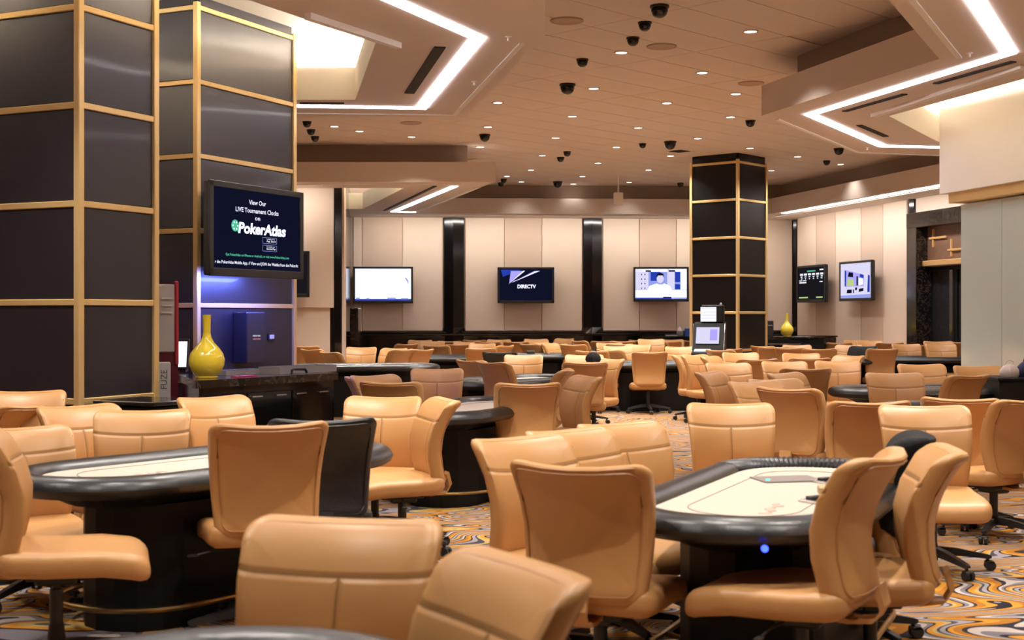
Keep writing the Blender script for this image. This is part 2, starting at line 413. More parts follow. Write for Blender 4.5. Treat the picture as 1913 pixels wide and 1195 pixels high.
# glass partition with white bulkhead and gold trim
GP = Vector((5.80, 17.0, 0))
part = thing('glass_partition', 'pale grey-green glass partition under the white bulkhead at the right edge', 'partition', GP, WRa)
for k in range(4):
    mb = MB(); mb.box((.46+k*.92, .03, 1.43), (.912, .02, 2.84), bevel=.003); mb.build('pane', M['pane'], part)
mb = MB(); mb.box((1.84, .03, .02), (3.7, .05, .04)); mb.build('floor_channel', M['gold'], part)
mb = MB(); mb.box((2.0, .25, 1.43), (4.0, .35, 2.8)); mb.build('backing', M['machine_white'], part)
mb = MB(); mb.box((3.0, .15, 3.72), (6.3, .7, 1.46), bevel=.004); struct(mb.build('wall_bulkhead', M['white_paint'], loc=GP, rz=WRa), 'smooth white bulkhead above the glass partition')
mb = MB(); mb.box((3.0, .12, 2.93), (6.1, .5, .13), bevel=.006); tag(mb.build('gold_trim', M['gold'], loc=GP, rz=WRa), 'polished gold trim under the white bulkhead', 'trim')

# ---------------- dropped ceiling clouds
def cloud(n, outer, opening=None, label=None):
    mb = MB(); mb.prism(outer, ZS, ZB, hole=opening)
    o = struct(mb.build('ceiling_soffit', M['soffit']), label)
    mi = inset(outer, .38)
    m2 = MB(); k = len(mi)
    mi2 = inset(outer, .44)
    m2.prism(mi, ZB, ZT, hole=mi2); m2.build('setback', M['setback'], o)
    if opening:
        oo = inset(opening, -.42)
        ribbon(oo, .08, ZB+.005, ZB+.035, True).build('cove_lamp', M['cove'], o)
        ribbon(inset(opening, .004), .012, ZS+.001, ZB+.004, True).build('bright_lip_liner', M['cove_glow_paint'], o)  # pale liner added over the lip to brighten the recess
        m3 = MB(); m3.prism(inset(opening, -.55), ZT-.02, ZT-.004); m3.build('bright_recess_plate', M['cove_glow_paint'], o)  # pale plate added under the slab to brighten the recess
    return o
A_out = [(-9, 15.6), (-.553, 15.4), (.278, 10.98), (.245, 9.7), (.2, 7.4), (-1.2, 6.0), (-9, 6.0)]
A_op = [(-6.2, 14.23), (-1.69, 14.23), (-1.16, 11.24), (-2.2, 9.2), (-6.2, 9.2)]
ca = cloud(1, A_out, A_op, 'dropped ceiling panel over the big columns with a zigzag light line')
C_out = [(2.92, 15.34), (3.89, 11.94), (2.79, 9.71), (2.1, 8.3), (3.2, 6.8), (10.5, 6.8), (10.5, 19.3), (6.46, 19.2), (5.04, 19.03)]
C_op = [(4.41, 15.38), (5.05, 12.94), (6.0, 9.3), (9.3, 9.3), (9.3, 17.7), (5.73, 17.67)]
cc = cloud(2, C_out, C_op, 'dropped ceiling panel at upper right with an angular light line')
E_out = [(-12, 23.0), (-.29, 23.0), (-2.34, 30.04), (4.14, 30.36), (5.97, 30.2), (7.68, 22.83), (8.9, 17.5), (13.8, 17.5), (13.8, 33.5), (-12, 33.5)]
E_op = [(-7.5, 24.1), (-1.98, 24.1), (-3.28, 28.9), (-7.5, 28.9)]
ce = cloud(3, E_out, E_op, 'lower ceiling border running round the far walls')
def strip(parent, pts, w_=.11, name='linear_light', m='strip', z0=ZS-.012, z1=ZS+.002):
    return ribbon(pts, w_, z0, z1).build(name, M[m], parent)
def pz(*l): return [at(x, y, ZS) for x, y in l]
strip(ca, [(-5.5, 14.6), (-2.42, 14.6), (-1.02, 14.75), (-.283, 11.02), (-.876, 9.71), (-1.9, 7.45), (-6, 7.45)], .12)
strip(ca, [(-6, 15.14), (-2.5, 15.14), (-.673, 15.26), (.087, 11.24)], .05, 'reveal_moulding', 'white_paint')
strip(ca, pz((822, 87), (765, 173)), .10, 'slot_vent', 'vent')
strip(ca, pz((745, 80), (575, 24)), .06, 'reveal_moulding', 'white_paint', ZS-.05)
strip(ca, pz((560, 191.5), (643, 192)), .04, 'slot_vent', 'vent')
strip(cc, [(2.6, 8.1), (3.43, 9.71), (4.42, 11.65), (3.455, 15.22), (5.10, 18.06), (6.13, 18.24), (8.2, 18.3)], .12)
strip(cc, pz((1452, 222), (1602, 284), (1790, 291)), .05, 'reveal_moulding', 'white_paint')
strip(cc, pz((1705, 0), (1792, 107)), .05, 'reveal_moulding', 'white_paint')
strip(cc, pz((1632, 213), (1913, 120)), .08, 'reveal_moulding', 'white_paint', ZS-.04)
for a in (((1748, 155), (1893, 114)), ((1578, 207), (1690, 175)), ((1605, 233), (1655, 254))): strip(cc, pz(*a), .07, 'slot_vent', 'vent')
strip(ce, pz((850, 347), (735, 395), (776, 396)), .11)
strip(ce, [(6.22, 30.0), (7.86, 22.83), (9.0, 17.9)], .12)
strip(ce, pz((895, 349), (800, 388)), .06, 'reveal_moulding', 'white_paint')
strip(ce, pz((813, 347), (718, 393)), .07, 'slot_vent', 'vent')
strip(ce, [(-.6, 30.55), (5.9, 30.6)], .05, 'reveal_moulding', 'white_paint')
strip(ce, [(-8, 23.35), (-.9, 23.35)], .05, 'reveal_moulding', 'white_paint')
strip(ce, [(6.6, 29.6), (8.4, 21.5)], .05, 'reveal_moulding', 'white_paint')

# ---------------- ceiling tiles laid on the diagonal
tw, tl = .61, 1.83; ca_, sa_ = math.cos(R(46)), math.sin(R(46))
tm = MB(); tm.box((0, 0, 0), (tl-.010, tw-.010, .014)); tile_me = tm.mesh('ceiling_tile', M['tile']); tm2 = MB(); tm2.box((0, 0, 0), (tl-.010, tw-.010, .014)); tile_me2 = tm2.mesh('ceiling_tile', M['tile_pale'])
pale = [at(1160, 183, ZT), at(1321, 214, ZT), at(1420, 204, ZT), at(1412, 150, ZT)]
cands = []
for i in range(-40, 60):
    for j in range(-80, 80):
        u = (i+.5)*tl + (j % 2)*tl/2*0; v = (j+.5)*tw
        x = u*ca_-v*sa_; y = 12+u*sa_+v*ca_
        if not (9.5 < y < 31.6) or not (-.24*y-.4 < x < .40*y+.5): continue
        cor = [(x+a*ca_*tl/2-b*sa_*tw/2, y+a*sa_*tl/2+b*ca_*tw/2) for a, b in ((0, 0), (1, 1), (1, -1), (-1, 1), (-1, -1))]
        if any(inside(c, A_op) or inside(c, C_op) or inside(c, E_op) for c in cor): continue
        mid = [c for c in cor if not (inside(c, inset(A_out, .3)) or inside(c, inset(C_out, .3)) or inside(c, inset(E_out, .3)))]
        if not mid: continue
        cands.append((y, x))
cands.sort()
for y, x in cands[:300]:
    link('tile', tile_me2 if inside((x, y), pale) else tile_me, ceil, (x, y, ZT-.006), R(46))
if len(cands) > 300:
    mb = MB()
    for y, x in cands[300:]: mb.box((x, y, ZT-.006), (tl-.010, tw-.010, .014), R(46))
    o = mb.build('tile', M['tile'], ceil); o['kind'] = 'stuff'

# ---------------- ceiling fittings
def spot(loc, e=SPOT_W, ang=112, col=LAMP, r=.05):
    l = bpy.data.lights.new('downlight_lamp', 'SPOT'); l.energy = e; l.spot_size = R(ang); l.spot_blend = .9; l.color = col; l.shadow_soft_size = r
    o = bpy.data.objects.new('downlight_lamp', l); C.objects.link(o); o.location = loc; return o
DL = [(930, 191), (911.5, 236.6), (625, 235.6), (769, 255), (897, 274), (1013, 290), (992, 317), (947, 328.7), (974, 339), (1071, 343), (1088, 329), (1117, 304), (1151.5, 274.5), (1038, 257), (1069, 216.6), (1109, 164.7), (1160.6, 97.4), (1175.6, 340), (1402, 58), (1312, 135), (1245.7, 191.8), (1374.5, 174.7), (1364.8, 218), (1192.5, 238), (1303.6, 258), (1401, 276), (1252.7, 290.5), (1211.5, 317), (1257, 350), (1490, 292), (1570.4, 306.4), (1441, 318)]
dm = MB(); dm.lathe([(.085, 0), (.085, -.008), (.07, -.012), (.062, -.006), (.062, 0)], n=20); dl_ring = dm.mesh('trim_ring', M['ceiling'], True)
dm = MB(); dm.cyl((0, 0, -.005), .062, .004, 20); dl_lens = dm.mesh('lens', M['downlight'])
ZC = ZT-.013
rows = [('nearest rows', 0, 215), ('middle rows', 215, 262), ('farther rows', 262, 312), ('farthest rows', 312, 400)]
for nm, a, b in rows:
    L_ = sorted([p for p in DL if a <= p[1] < b]); 
    for k, (x, y) in enumerate(L_):
        p = at(x, y, ZC)
        t = thing('downlight', 'round downlight, %s in the %s of ceiling lights' % (place_word(k, len(L_)), nm), 'light', p, 0, 'recessed downlights in the tiled ceiling')
        link('trim_ring', dl_ring, t); link('lens', dl_lens, t)
        s = spot((0, 0, -.03), 25 if p.y > 28.5 else 40 if x > 1560 else SPOT_W); s.parent = t
# more downlights added to light the room, out of the picture (over and behind the camera and to the sides)
for x, y in [(1.5, 9.5), (1.2, 7.4), (2.2, 5.6), (.3, 5.4), (-1.5, 5.2), (.5, 3.2), (2.6, 3.2), (-2.4, 3.2), (-4.5, 5.2), (5, 5), (-10, 6), (10, 5), (-10, 18), (-5, 20.5), (-2.5, 21.5), (11, 22), (7.5, 21)]:
    t = thing('downlight', 'small round added downlight in the ceiling outside the photographed view', 'light', (x, y, ZC), 0, 'added downlights outside the view')
    link('trim_ring', dl_ring, t); link('lens', dl_lens, t); s = spot((0, 0, -.03)); s.parent = t
# lamps added in the dropped panels outside the view, for more light
for k, (x, y) in enumerate([(-3.4, 8.2), (-1.2, 8.4), (-.1, 8.6), (4.4, 8.5), (3.6, 9.0)]):
    t = thing('downlight', 'small downlight added in a dropped ceiling panel outside the view', 'light', (x, y, ZS), 0, 'added downlights in the dropped panels')
    link('trim_ring', dl_ring, t); link('lens', dl_lens, t); s = spot((0, 0, -.03)); s.parent = t
# long lamps added in the ceiling border to brighten the walls
def washer(label, p, length, rz, e):
    t = thing('added_wall_washer', label, 'light', p, rz)
    mb = MB(); mb.box((0, 0, .004), (length, .08, .008)); mb.build('housing', M['white_paint'], t)
    l = bpy.data.lights.new('added_washer_lamp', 'AREA'); l.shape = 'RECTANGLE'; l.size = length; l.size_y = .07; l.energy = e; l.color = LAMP; l.spread = R(150)
    o = bpy.data.objects.new('added_washer_lamp', l); C.objects.link(o); o.parent = t; o.location = (0, 0, -.01); o.rotation_euler = (R(38), 0, 0)
p = WB0+WBd*5.2+Vector((WBd.y, -WBd.x, 0))*1.0; p.z = ZS-.01; washer('long added lamp in the ceiling border washing the far wall', p, 9.6, WBa, WASH)
p = WR0+WRd*4.6+Vector((WRd.y, -WRd.x, 0))*.85; p.z = ZS-.01; washer('long added lamp in the ceiling border washing the right wall', p, 8.6, WRa, WASH*.8)
washer('long added lamp in the ceiling border washing the plain cream wall section', (-5.2, 23.5, ZS-.01), 3.6, 0, WASH*.35)
DOM = [(1232, 14.4, 1.3), (1204.5, 45.5, 1), (1182.4, 74, 1), (1088, 114.5, 1), (1060, 161, 1.45), (905.5, 255, 1.3), (573.5, 231, 1), (581, 246, 1), (588.5, 258.7, 1), (1059.5, 287, 1), (1047.5, 297.6, 1), (1041.8, 343, 1.5), (941, 338, 1), (936, 345, 1), (1401.6, 229, 1.1), (1252, 268, 1.5), (1200.5, 272, .9), (1271, 345.7, 1), (1567, 281, 1.3), (1544.4, 304, 1)]
dm = MB(); dm.lathe([(.085, 0), (.085, -.02), (.06, -.025)], n=18); dome_base = dm.mesh('mount_ring', M['black_plastic'], True)
dm = MB(); dm.lathe([(.078, -.02), (.075, -.05), (.06, -.085), (.035, -.105), (.005, -.112)], n=18); dome_d = dm.mesh('dome', M['black_gloss'], True)
for nm, a, b in [('nearest part', 0, 200), ('middle part', 200, 275), ('far part', 275, 400)]:
    L_ = sorted([p for p in DOM if a <= p[1] < b])
    for k, (x, y, s) in enumerate(L_):
        t = thing('dome_camera', 'black dome camera, %s in the %s of the tiled ceiling' % (place_word(k, len(L_)), nm), 'camera', at(x, y-4, ZC), 0, 'black dome cameras on the ceiling')
        t.scale = (s*.85,)*3; link('mount_ring', dome_base, t); link('dome', dome_d, t)
dm = MB(); dm.lathe([(.17, 0), (.17, -.012), (.15, -.016), (.14, -.01), (.01, -.01)], n=28); disc = dm.mesh('ceiling_speaker', M['speaker'], True)
for x, y, l in [(1059, 38, 'flat round ceiling speaker at upper centre near the dropped panel'), (1236, 86, 'flat round ceiling speaker below the upper dome cameras'), (1403, 155, 'flat round ceiling speaker beside the right dropped panel'), (767.6, 229, 'flat round ceiling speaker beyond the left dropped panel')]:
    tag(link('ceiling_speaker', disc, None, at(x, y, ZC)), l, 'speaker', 'round ceiling speakers')
for x, y, l in [(1269.4, 282, 'dark square air diffuser left of the far column top'), (1166, 348, 'dark square air diffuser above the hanging white box')]:
    t = thing('air_diffuser', l, 'vent', at(x, y, ZC), R(46)); mb = MB()
    for k in range(4): a = .28-.07*k; mb.box((0, 0, -.006-.006*k), (a, a, .006))
    mb.build('louvre', M['vent'], t)
p = atd(1155, 370, 28.6); t = thing('hanging_projector', 'small white box hanging below the ceiling before the far wall', 'projector', (p.x, p.y, ZT)); p = t.location
mb = MB(); mb.box((0, 0, -.50), (.20, .22, .27), bevel=.015); mb.build('body', M['white_paint'], t)
mb = MB(); mb.cyl((0, 0, -.19), .02, .38, 10); mb.build('stem', M['white_paint'], t)
dm = MB(); dm.lathe([(.03, 0), (.03, -.006), (.012, -.01), (.012, -.035), (.02, -.04)], n=12); spk = dm.mesh('sprinkler', M['white_paint'], True)
for x, y, z, l in [(950, 68, ZS, 'tiny white sprinkler between light line and outer groove, left panel'), (886, 152, ZS, 'tiny white sprinkler inside the outer groove bend, left panel'), (1811, 99, ZS, 'tiny white sprinkler near the upper corner of the right light line'), (1620, 275, ZS, 'tiny white sprinkler at the lower bend of the right panel'), (1466, 240, ZC, 'tiny white sprinkler on the tiles left of the right panel'), (625, 73, ZT, 'tiny white sprinkler in the bright recess beside the big column')]:
    tag(link('sprinkler', spk, None, at(x, y, z)), l, 'sprinkler')

# ------------------------------------------------------------ columns
def column(label, A, ang, wr, wl, z1=ZT, bands=(.80, 1.51, 2.215, 2.92, 3.62, 4.32), zbase=.12, pm='panel'):
    a = R(ang); ur = Vector((math.sin(a), math.cos(a), 0)); ul = Vector((-math.cos(a), math.sin(a), 0))
    A = Vector((A[0], A[1], 0)); t = thing('column', label, 'column', A)
    P = [Vector((0, 0, 0)), ur*wr, ur*wr+ul*wl, ul*wl]
    mb = MB(); cen = (ur*wr+ul*wl)/2
    mb.prism([p+(cen-p).normalized()*.02 for p in P], 0, z1); mb.build('core', M['black_satin'], t)
    for i in range(4):
        p, q = P[i], P[(i+1) % 4]; d = (q-p); L = d.length; d.normalize(); nrm = Vector((d.y, -d.x, 0))
        if nrm.dot(p-cen) < 0: nrm = -nrm
        rz = math.atan2(d.y, d.x); zz = [zbase]+list(bands)+[z1]
        for k in range(len(zz)-1):
            if zz[k+1]-zz[k] < .05: continue
            g = .026
            mb = MB(); mb.box((0, 0, 0), (L-.06, .02, zz[k+1]-zz[k]-2*g if k < len(zz)-2 else zz[k+1]-zz[k]-g), bevel=.004)
            c = (p+q)/2-nrm*.006; mb.build('panel', M[pm], t, loc=(c.x, c.y, (zz[k]+zz[k+1])/2+(0 if k < len(zz)-2 else g/2)), rz=rz)
        for z in bands:
            mb = MB(); mb.box((0, 0, 0), (L-.05, .03, .046), bevel=.005); c = (p+q)/2+nrm*.004
            mb.build('gold_band', M['gold'], t, loc=(c.x, c.y, z), rz=rz)
    for p in P:
        mb = MB(); mb.box((0, 0, 0), (.055, .055, bands[-1]+.05 if z1 > bands[-1] else z1), ang and -a or 0, bevel=.005)
        mb.build('gold_post', M['gold'], t, loc=(p.x, p.y, (bands[-1]+.05)/2))
    mb = MB(); mb.prism([p+(p-cen).normalized()*.03 for p in P], 0, .12); mb.build('plinth', M['black_gloss'], t)
    return t
column('near dark panelled column with gold bands at the left edge', (-3.094, 9.37), 25.3, .80, 1.25)
column('dark panelled gold-banded column that carries the tournament screen', (-2.97, 12.36), 25.6, 1.56, 1.2)
column('far dark gold-banded column standing among the card tables', (4.20, 24.4), 41, 1.02, 1.02, bands=(.76, 1.46, 2.16, 2.865, 3.57, 4.27), pm='panel_black')

# ------------------------------------------------------------ text
def text_mesh(body, size, mat_, align='CENTER', bold=0, sx=1, shear=0):
    cu = bpy.data.curves.new('lettering', 'FONT'); cu.body = body; cu.size = size; cu.align_x = align; cu.align_y = 'CENTER'; cu.offset = bold; cu.shear = shear; cu.resolution_u = 3
    o = bpy.data.objects.new('tmp', cu); C.objects.link(o); bpy.context.view_layer.update()
    me = bpy.data.meshes.new_from_object(o.evaluated_get(bpy.context.evaluated_depsgraph_get())); bpy.data.objects.remove(o)
    for v in me.vertices: v.co = Vector((v.co.x*sx, 0, v.co.y))
    me.materials.clear(); me.materials.append(mat_); me.name = 'lettering'
    return me
def fit_text(parent, body, cx, cz, w_, h_, mat_, y=-.004, bold=0, shear=0, name='lettering'):
    me = text_mesh(body, 1, mat_, bold=bold, shear=shear)
    xs = [v.co.x for v in me.vertices]; zs = [v.co.z for v in me.vertices]
    x0, x1, z0, z1 = min(xs), max(xs), min(zs), max(zs)
    for v in me.vertices: v.co = Vector((cx+(v.co.x-(x0+x1)/2)/(x1-x0)*w_, y, cz+(v.co.z-(z0+z1)/2)/(z1-z0)*h_))
    return link(name, me, parent)
def quad(mb, x0, z0, x1, z1, y=-.003, mi=0): mb.add([(x0, y, z0), (x1, y, z0), (x1, y, z1), (x0, y, z1)], [(0, 1, 2, 3)], mi)
def polyg(parent, pts, m, y=-.003, name='graphic'):
    mb = MB(); mb.add([(x, y, z) for x, z in pts], [tuple(range(len(pts)))]); return mb.build(name, M[m], parent)

# ------------------------------------------------------------ televisions (local x = width, -y = viewing side)
def tv(label, loc, rz, w_, h_, bez=.04, scr='scr_white', tilt=0, arm=.18):
    t = thing('television', label, 'television', loc, rz); t.rotation_euler = (tilt, 0, rz)
    mb = MB(); d = .07
    mb.box((0, d/2+.006, 0), (w_-.01, d, h_-.01), bevel=.015); mb.build('housing', M['black_plastic'], t)
    mb = MB()
    for cx, cz, a, b in ((0, h_/2-bez/2, w_, bez), (0, -h_/2+bez*.65, w_, bez*1.3), (-w_/2+bez/2, 0, bez, h_), (w_/2-bez/2, 0, bez, h_)): mb.box((cx, .0, cz), (a, .03, b), bevel=.005)
    mb.build('bezel', M['black_plastic'], t)
    mb = MB(); quad(mb, -w_/2+bez, -h_/2+bez*1.3, w_/2-bez, h_/2-bez, 0); s = mb.build('screen', M[scr], t)
    mb = MB(); mb.box((0, d+arm/2, 0), (.12, arm, .12)); mb.box((0, d+arm-.01, 0), (.4, .02, .35)); mb.build('wall_mount', M['black_satin'], t)
    return t, s
# big tournament screen
t, s = tv('large black television on the column showing white tournament lettering', (-2.42, 12.50, 2.21), R(64), 1.457, .87, .058, 'scr_navy', arm=.33)
W2, H2 = .665, .37
def txt(b, u, v, ww, hh, m='scr_text', bold=.0, shear=0): return fit_text(s, b, (u-.5)*2*W2, (.5-v)*2*H2, ww*2*W2, hh*2*H2, M[m], bold=bold, shear=shear)
txt('View Our', .49, .13, .20, .060, bold=.02); txt('LIVE Tournament Clocks', .49, .235, .50, .060, bold=.02); txt('on', .49, .335, .06, .04, bold=.02)
txt('PokerAtlas', .55, .465, .56, .145, 'scr_white', bold=.04, shear=.12)
mb = MB(); mb.lathe([(.055, 0), (.055, .001)], n=24); g = mb.build('emblem', M['scr_green'], s); g.rotation_euler = (PI/2, 0, 0); g.location = ((.235-.5)*2*W2, -.003, (.5-.445)*2*H2)
polyg(s, [((.25-.5)*2*W2, .012), ((.275-.5)*2*W2, .012), ((.272-.5)*2*W2, -.035)], 'scr_green')
mb = MB()
for k in range(6):
    a = k*PI/3; mb.add([((.235-.5)*2*W2+.035*math.cos(a)+.009*math.cos(j*PI/3), -.006, .0396+.035*math.sin(a)+.009*math.sin(j*PI/3)) for j in range(6)], [tuple(range(6))])
mb.build('emblem', M['scr_white'], s)
for v, l1, l2 in ((.60, 'Available on the', 'App Store'), (.70, 'Available on', 'Google Play')):
    mb = MB()
    for x0, z0, x1, z1 in ((.55, v-.038, .72, v-.034), (.55, v+.038, .72, v+.042), (.55, v-.038, .553, v+.042), (.717, v-.038, .72, v+.042)): quad(mb, (x0-.5)*2*W2, (.5-z1)*2*H2, (x1-.5)*2*W2, (.5-z0)*2*H2, -.003)
    mb.build('badge_border', M['scr_mid'], s)
    txt(l1, .645, v-.018, .10, .016); txt(l2, .65, v+.012, .11, .032, bold=.02)
txt('Get PokerAtlas on iPhone or Android, or visit www.PokerAtlas.com', .50, .815, .74, .038, 'scr_green', bold=.02)
txt('r the PokerAtlas Mobile App. // View and JOIN the Waitlist from the PokerAt', .5, .915, .97, .052, 'scr_text', bold=.02)
l = bpy.data.lights.new('column_blue_fill', 'AREA'); l.shape = 'RECTANGLE'; l.size = 1.3; l.size_y = .1; l.energy = 55; l.color = (.15, .2, 1)  # added lamp imitating another screen's blue reflection on the column face
o = bpy.data.objects.new('added_blue_lamp', l); C.objects.link(o); o.parent = t; o.location = (0, .10, -.44); o.rotation_euler = (R(20), 0, 0)
def wall_xy(O, d, px, off):
    s_ = s_on(O, d, px); n = Vector((d.y, -d.x, 0)); return O+d*s_+n*off
# far wall screens
p = wall_xy(WB0, WBd, 716, .26); p.z = 2.13
t, s = tv('television with a blank white picture, leftmost on the far wall', p, R(2), 1.42, .87, .05, 'scr_white')
mb = MB(); quad(mb, -.66, -.37, .66, -.33); mb.build('graphic', M['scr_blue'], s)
for x0, x1, z1 in ((-.64, -.55, -.30), (-.4, -.32, -.31), (.1, .3, -.30), (.42, .6, -.31)): mb = MB(); quad(mb, x0, -.34, x1, z1, -.004); mb.build('graphic', M['scr_mid'], s)
fit_text(s, 'NEWS UPDATE', -.18, -.345, .3, .03, M['scr_white'], -.006) if False else None
polyg(s, [(.50, .18), (.56, .16), (.60, .10), (.60, .0), (.57, .08), (.53, .14)], 'scr_mid')
p = wall_xy(WB0, WBd, 980.5, .26); p.z = 2.13
t, s = tv('television with dark blue screen and white name, middle of the far wall', p, R(0), 1.36, .86, .05, 'scr_navy')
for pts in ([(-.36, .34), (-.02, .34), (-.40, .04)], [(-.30, .10), (.34, .34), (.20, .34), (-.34, .06)]): polyg(s, pts, 'scr_lilac')
polyg(s, [(-.55, .2), (-.1, .37), (-.6, .37)], 'scr_blue', -.002)
polyg(s, [(-.42, .02), (-.02, .345), (-.06, .345)], 'scr_white', -.005); polyg(s, [(-.34, .06), (.33, .345), (.24, .335)], 'scr_white', -.005)
fit_text(s, 'DIRECTV', .02, -.03, .44, .09, M['scr_white'], -.006, bold=.03)
p = wall_xy(WB0, WBd, 1231, .26); p.z = 2.16
t, s = tv('television showing a news presenter, right of the far wall', p, R(-4), 1.33, .84, .05, 'scr_mid')
for x0, z0, x1, z1, m in ((-.63, -.13, -.30, .37, 'scr_skin'), (.15, -.13, .33, .37, 'scr_skin'), (.33, .05, .46, .30, 'scr_blue'), (.47, -.13, .62, .37, 'scr_white'), (-.62, .30, .62, .37, 'scr_white'), (-.62, -.32, .62, -.14, 'scr_white'), (.46, .30, .62, .37, 'scr_red'), (-.37, .30, -.24, .34, 'scr_navy'), (.18, .30, .34, .34, 'scr_navy'), (-.62, -.38, .25, -.33, 'scr_blue'), (-.25, .08, -.02, .30, 'scr_blue'), (.33, -.12, .46, .0, 'scr_blue'), (.05, -.30, .25, -.33, 'scr_navy')):
    mb = MB(); quad(mb, x0, z0, x1, z1, -.003 if m != 'scr_navy' else -.006); mb.build('graphic', M[m], s)
mb = MB(); mb.add([(-.02+.085*math.cos(k*PI/8), -.008, .14+.115*math.sin(k*PI/8)) for k in range(16)], [tuple(range(16))])
mb.build('graphic', M['scr_skin'], s)
polyg(s, [(-.11, .15), (-.10, .24), (-.02, .28), (.06, .25), (.07, .15), (.04, .21), (-.07, .21)], 'scr_navy', -.010)
polyg(s, [(-.32, -.14), (-.28, -.04), (-.10, .02), (-.05, -.01), (.03, -.01), (.08, .02), (.22, -.05), (.26, -.14)], 'scr_white', -.009)
for k in range(8): mb = MB(); quad(mb, -.48+.08*(k % 2), .22-.11*(k//2), -.455+.08*(k % 2), .25-.11*(k//2), -.006); mb.build('graphic', M['scr_navy'], s)
fit_text(s, '9:26', .44, -.22, .2, .06, M['scr_lilac'], -.008) if False else None
# right wall screens
p = WR0+WRd*((s_on(WR0, WRd, 1510)+s_on(WR0, WRd, 1566))/2)+Vector((WRd.y, -WRd.x, 0))*.3; p.z = 2.14
t, s = tv('television with a dark waiting list in white columns on the right wall', p, WRa, 1.52, .86, .05, 'scr_black')
for k in range(6):
    x = -.58+k*.215
    mb = MB(); quad(mb, x, .20, x+.16, .245); quad(mb, x+.03, .155, x+.13, .18); quad(mb, x+.05, .11, x+.11, .135); mb.build('graphic', M['scr_text'], s)
mb = MB(); quad(mb, -.2, .28, .25, .31); quad(mb, -.48, .12, -.42, .14); quad(mb, .5, .12, .58, .14); mb.build('graphic', M['scr_green'], s)
mb = MB(); quad(mb, -.62, .02, -.24, .05); quad(mb, -.62, .07, -.46, .09); quad(mb, -.42, .07, -.24, .09); quad(mb, .46, .03, .62, .05); quad(mb, .46, .30, .66, .33); mb.build('graphic', M['scr_text'], s)
mb = MB(); quad(mb, -.64, -.33, -.15, -.30); quad(mb, .28, -.33, .62, -.30); mb.build('graphic', M['scr_lime'], s)
p = WR0+WRd*((s_on(WR0, WRd, 1592)+s_on(WR0, WRd, 1654))/2)+Vector((WRd.y, -WRd.x, 0))*.3; p.z = 2.15
t, s = tv('television with a bright blue studio picture, nearest the marble doorway', p, WRa, 1.50, .86, .05, 'scr_skin')
for pts, m in (([(-.45, -.12), (.38, -.12), (.40, .12), (-.45, .25)], 'scr_lilac'), ([(-.40, -.10), (-.05, -.10), (-.10, .04), (-.35, .06)], 'scr_lime'), ([(.05, -.10), (.12, -.10), (.12, .1), (.05, .1)], 'scr_navy'), ([(.16, -.10), (.36, -.08), (.34, .04), (.16, .06)], 'scr_white'), ([(-.5, -.1), (-.44, -.12), (-.42, .22), (-.5, .25)], 'scr_blue'), ([(-.35, .10), (-.1, .08), (-.1, .18), (-.3, .2)], 'scr_navy'), ([(.2, .08), (.38, .05), (.38, .12), (.22, .15)], 'scr_blue'), ([(-.40, -.26), (-.16, -.26), (-.16, -.18), (-.38, -.18)], 'scr_navy'), ([(-.1, -.26), (-.05, -.26), (-.05, -.18), (-.1, -.18)], 'scr_navy'), ([(.16, -.24), (.38, -.22), (.38, -.16), (.18, -.17)], 'scr_navy'), ([(.0, -.2), (.08, -.2), (.1, -.14), (.0, -.14)], 'scr_navy'), ([(-.68, -.36), (.68, -.36), (.68, -.29), (-.68, -.31)], 'scr_mid'), ([(.55, -.25), (.66, -.25), (.66, .1), (.58, .12)], 'scr_blue')):
    polyg(s, pts, m, -.003-.0006*len(s.children))
# dark side television on the left wall section
t, s = tv('switched-off black television on the cream wall beside the big column', (-4.40, 23.75, 2.16), R(8), 1.45, .84, .05, 'scr_black', arm=.42)

# ------------------------------------------------------------ furniture at the left column
ct = Vector((-2.0, 11.1, 0))
counter = thing('counter', 'black lacquered counter with marble top in front of the screen column', 'counter', (0, 0, 0))
CP = [(-2.40, 9.96), (-1.504, 11.34), (-1.95, 11.95), (-2.81, 11.04)]
mb = MB(); mb.prism(inset(CP, .03), 0, .86); mb.build('body', M['black_gloss'], counter)
mb = MB(); mb.prism(CP, .86, .92); mb.build('marble_top', M['marble'], counter)
e0 = Vector((-2.40, 9.96, 0)); e1 = Vector((-1.504, 11.34, 0)); ed = (e1-e0).normalized(); en = Vector((ed.y, -ed.x, 0)); er = math.atan2(ed.y, ed.x)
L_ = (e1-e0).length
for k in range(3):
    c = e0+ed*(.30+k*.52)-en*.022; mb = MB(); mb.box((0, 0, 0), (.50, .02, .72), bevel=.004); dr = mb.build('cabinet_door', M['black_gloss'], counter, loc=(c.x, c.y, .44), rz=er)
    for dx in (-.16, .12):
        mb = MB(); mb.box((dx, -.018, .325), (.12, .02, .012), bevel=.003); mb.build('handle', M['chrome'], dr)
def vase(label, loc, s=1):
    mb = MB()
    mb.lathe([(.004, 0), (.085, 0), (.088, .006), (.083, .012), (.115, .05), (.138, .10), (.142, .145), (.128, .195), (.095, .24), (.058, .28), (.036, .32), (.030, .36), (.031, .42), (.033, .485), (.034, .50), (.026, .498), (.022, .40)], n=40)
    o = mb.build('vase', M['vase'], smooth=True, loc=loc); o.scale = (s,)*3; return tag(o, label, 'vase', 'yellow bottle vases')
vase('glossy yellow long-necked vase on the black counter by the left columns', (-2.43, 10.44, .921))
t = thing('tray', 'clear ridged tray lying on the black counter near its right end', 'tray', (-1.85, 11.35, .921), er)
mb = MB()
for a, b, c_, d_ in ((0, .12, .72, .008), (0, -.12, .72, .008), (-.36, 0, .008, .24), (.36, 0, .008, .24)): mb.box((a, b, .03), (c_, d_, .06))
mb.build('rim', M['acrylic'], t)
mb = MB()
for k in range(24): mb.box((-.34+k*.0295, 0, .012), (.006, .23, .02))
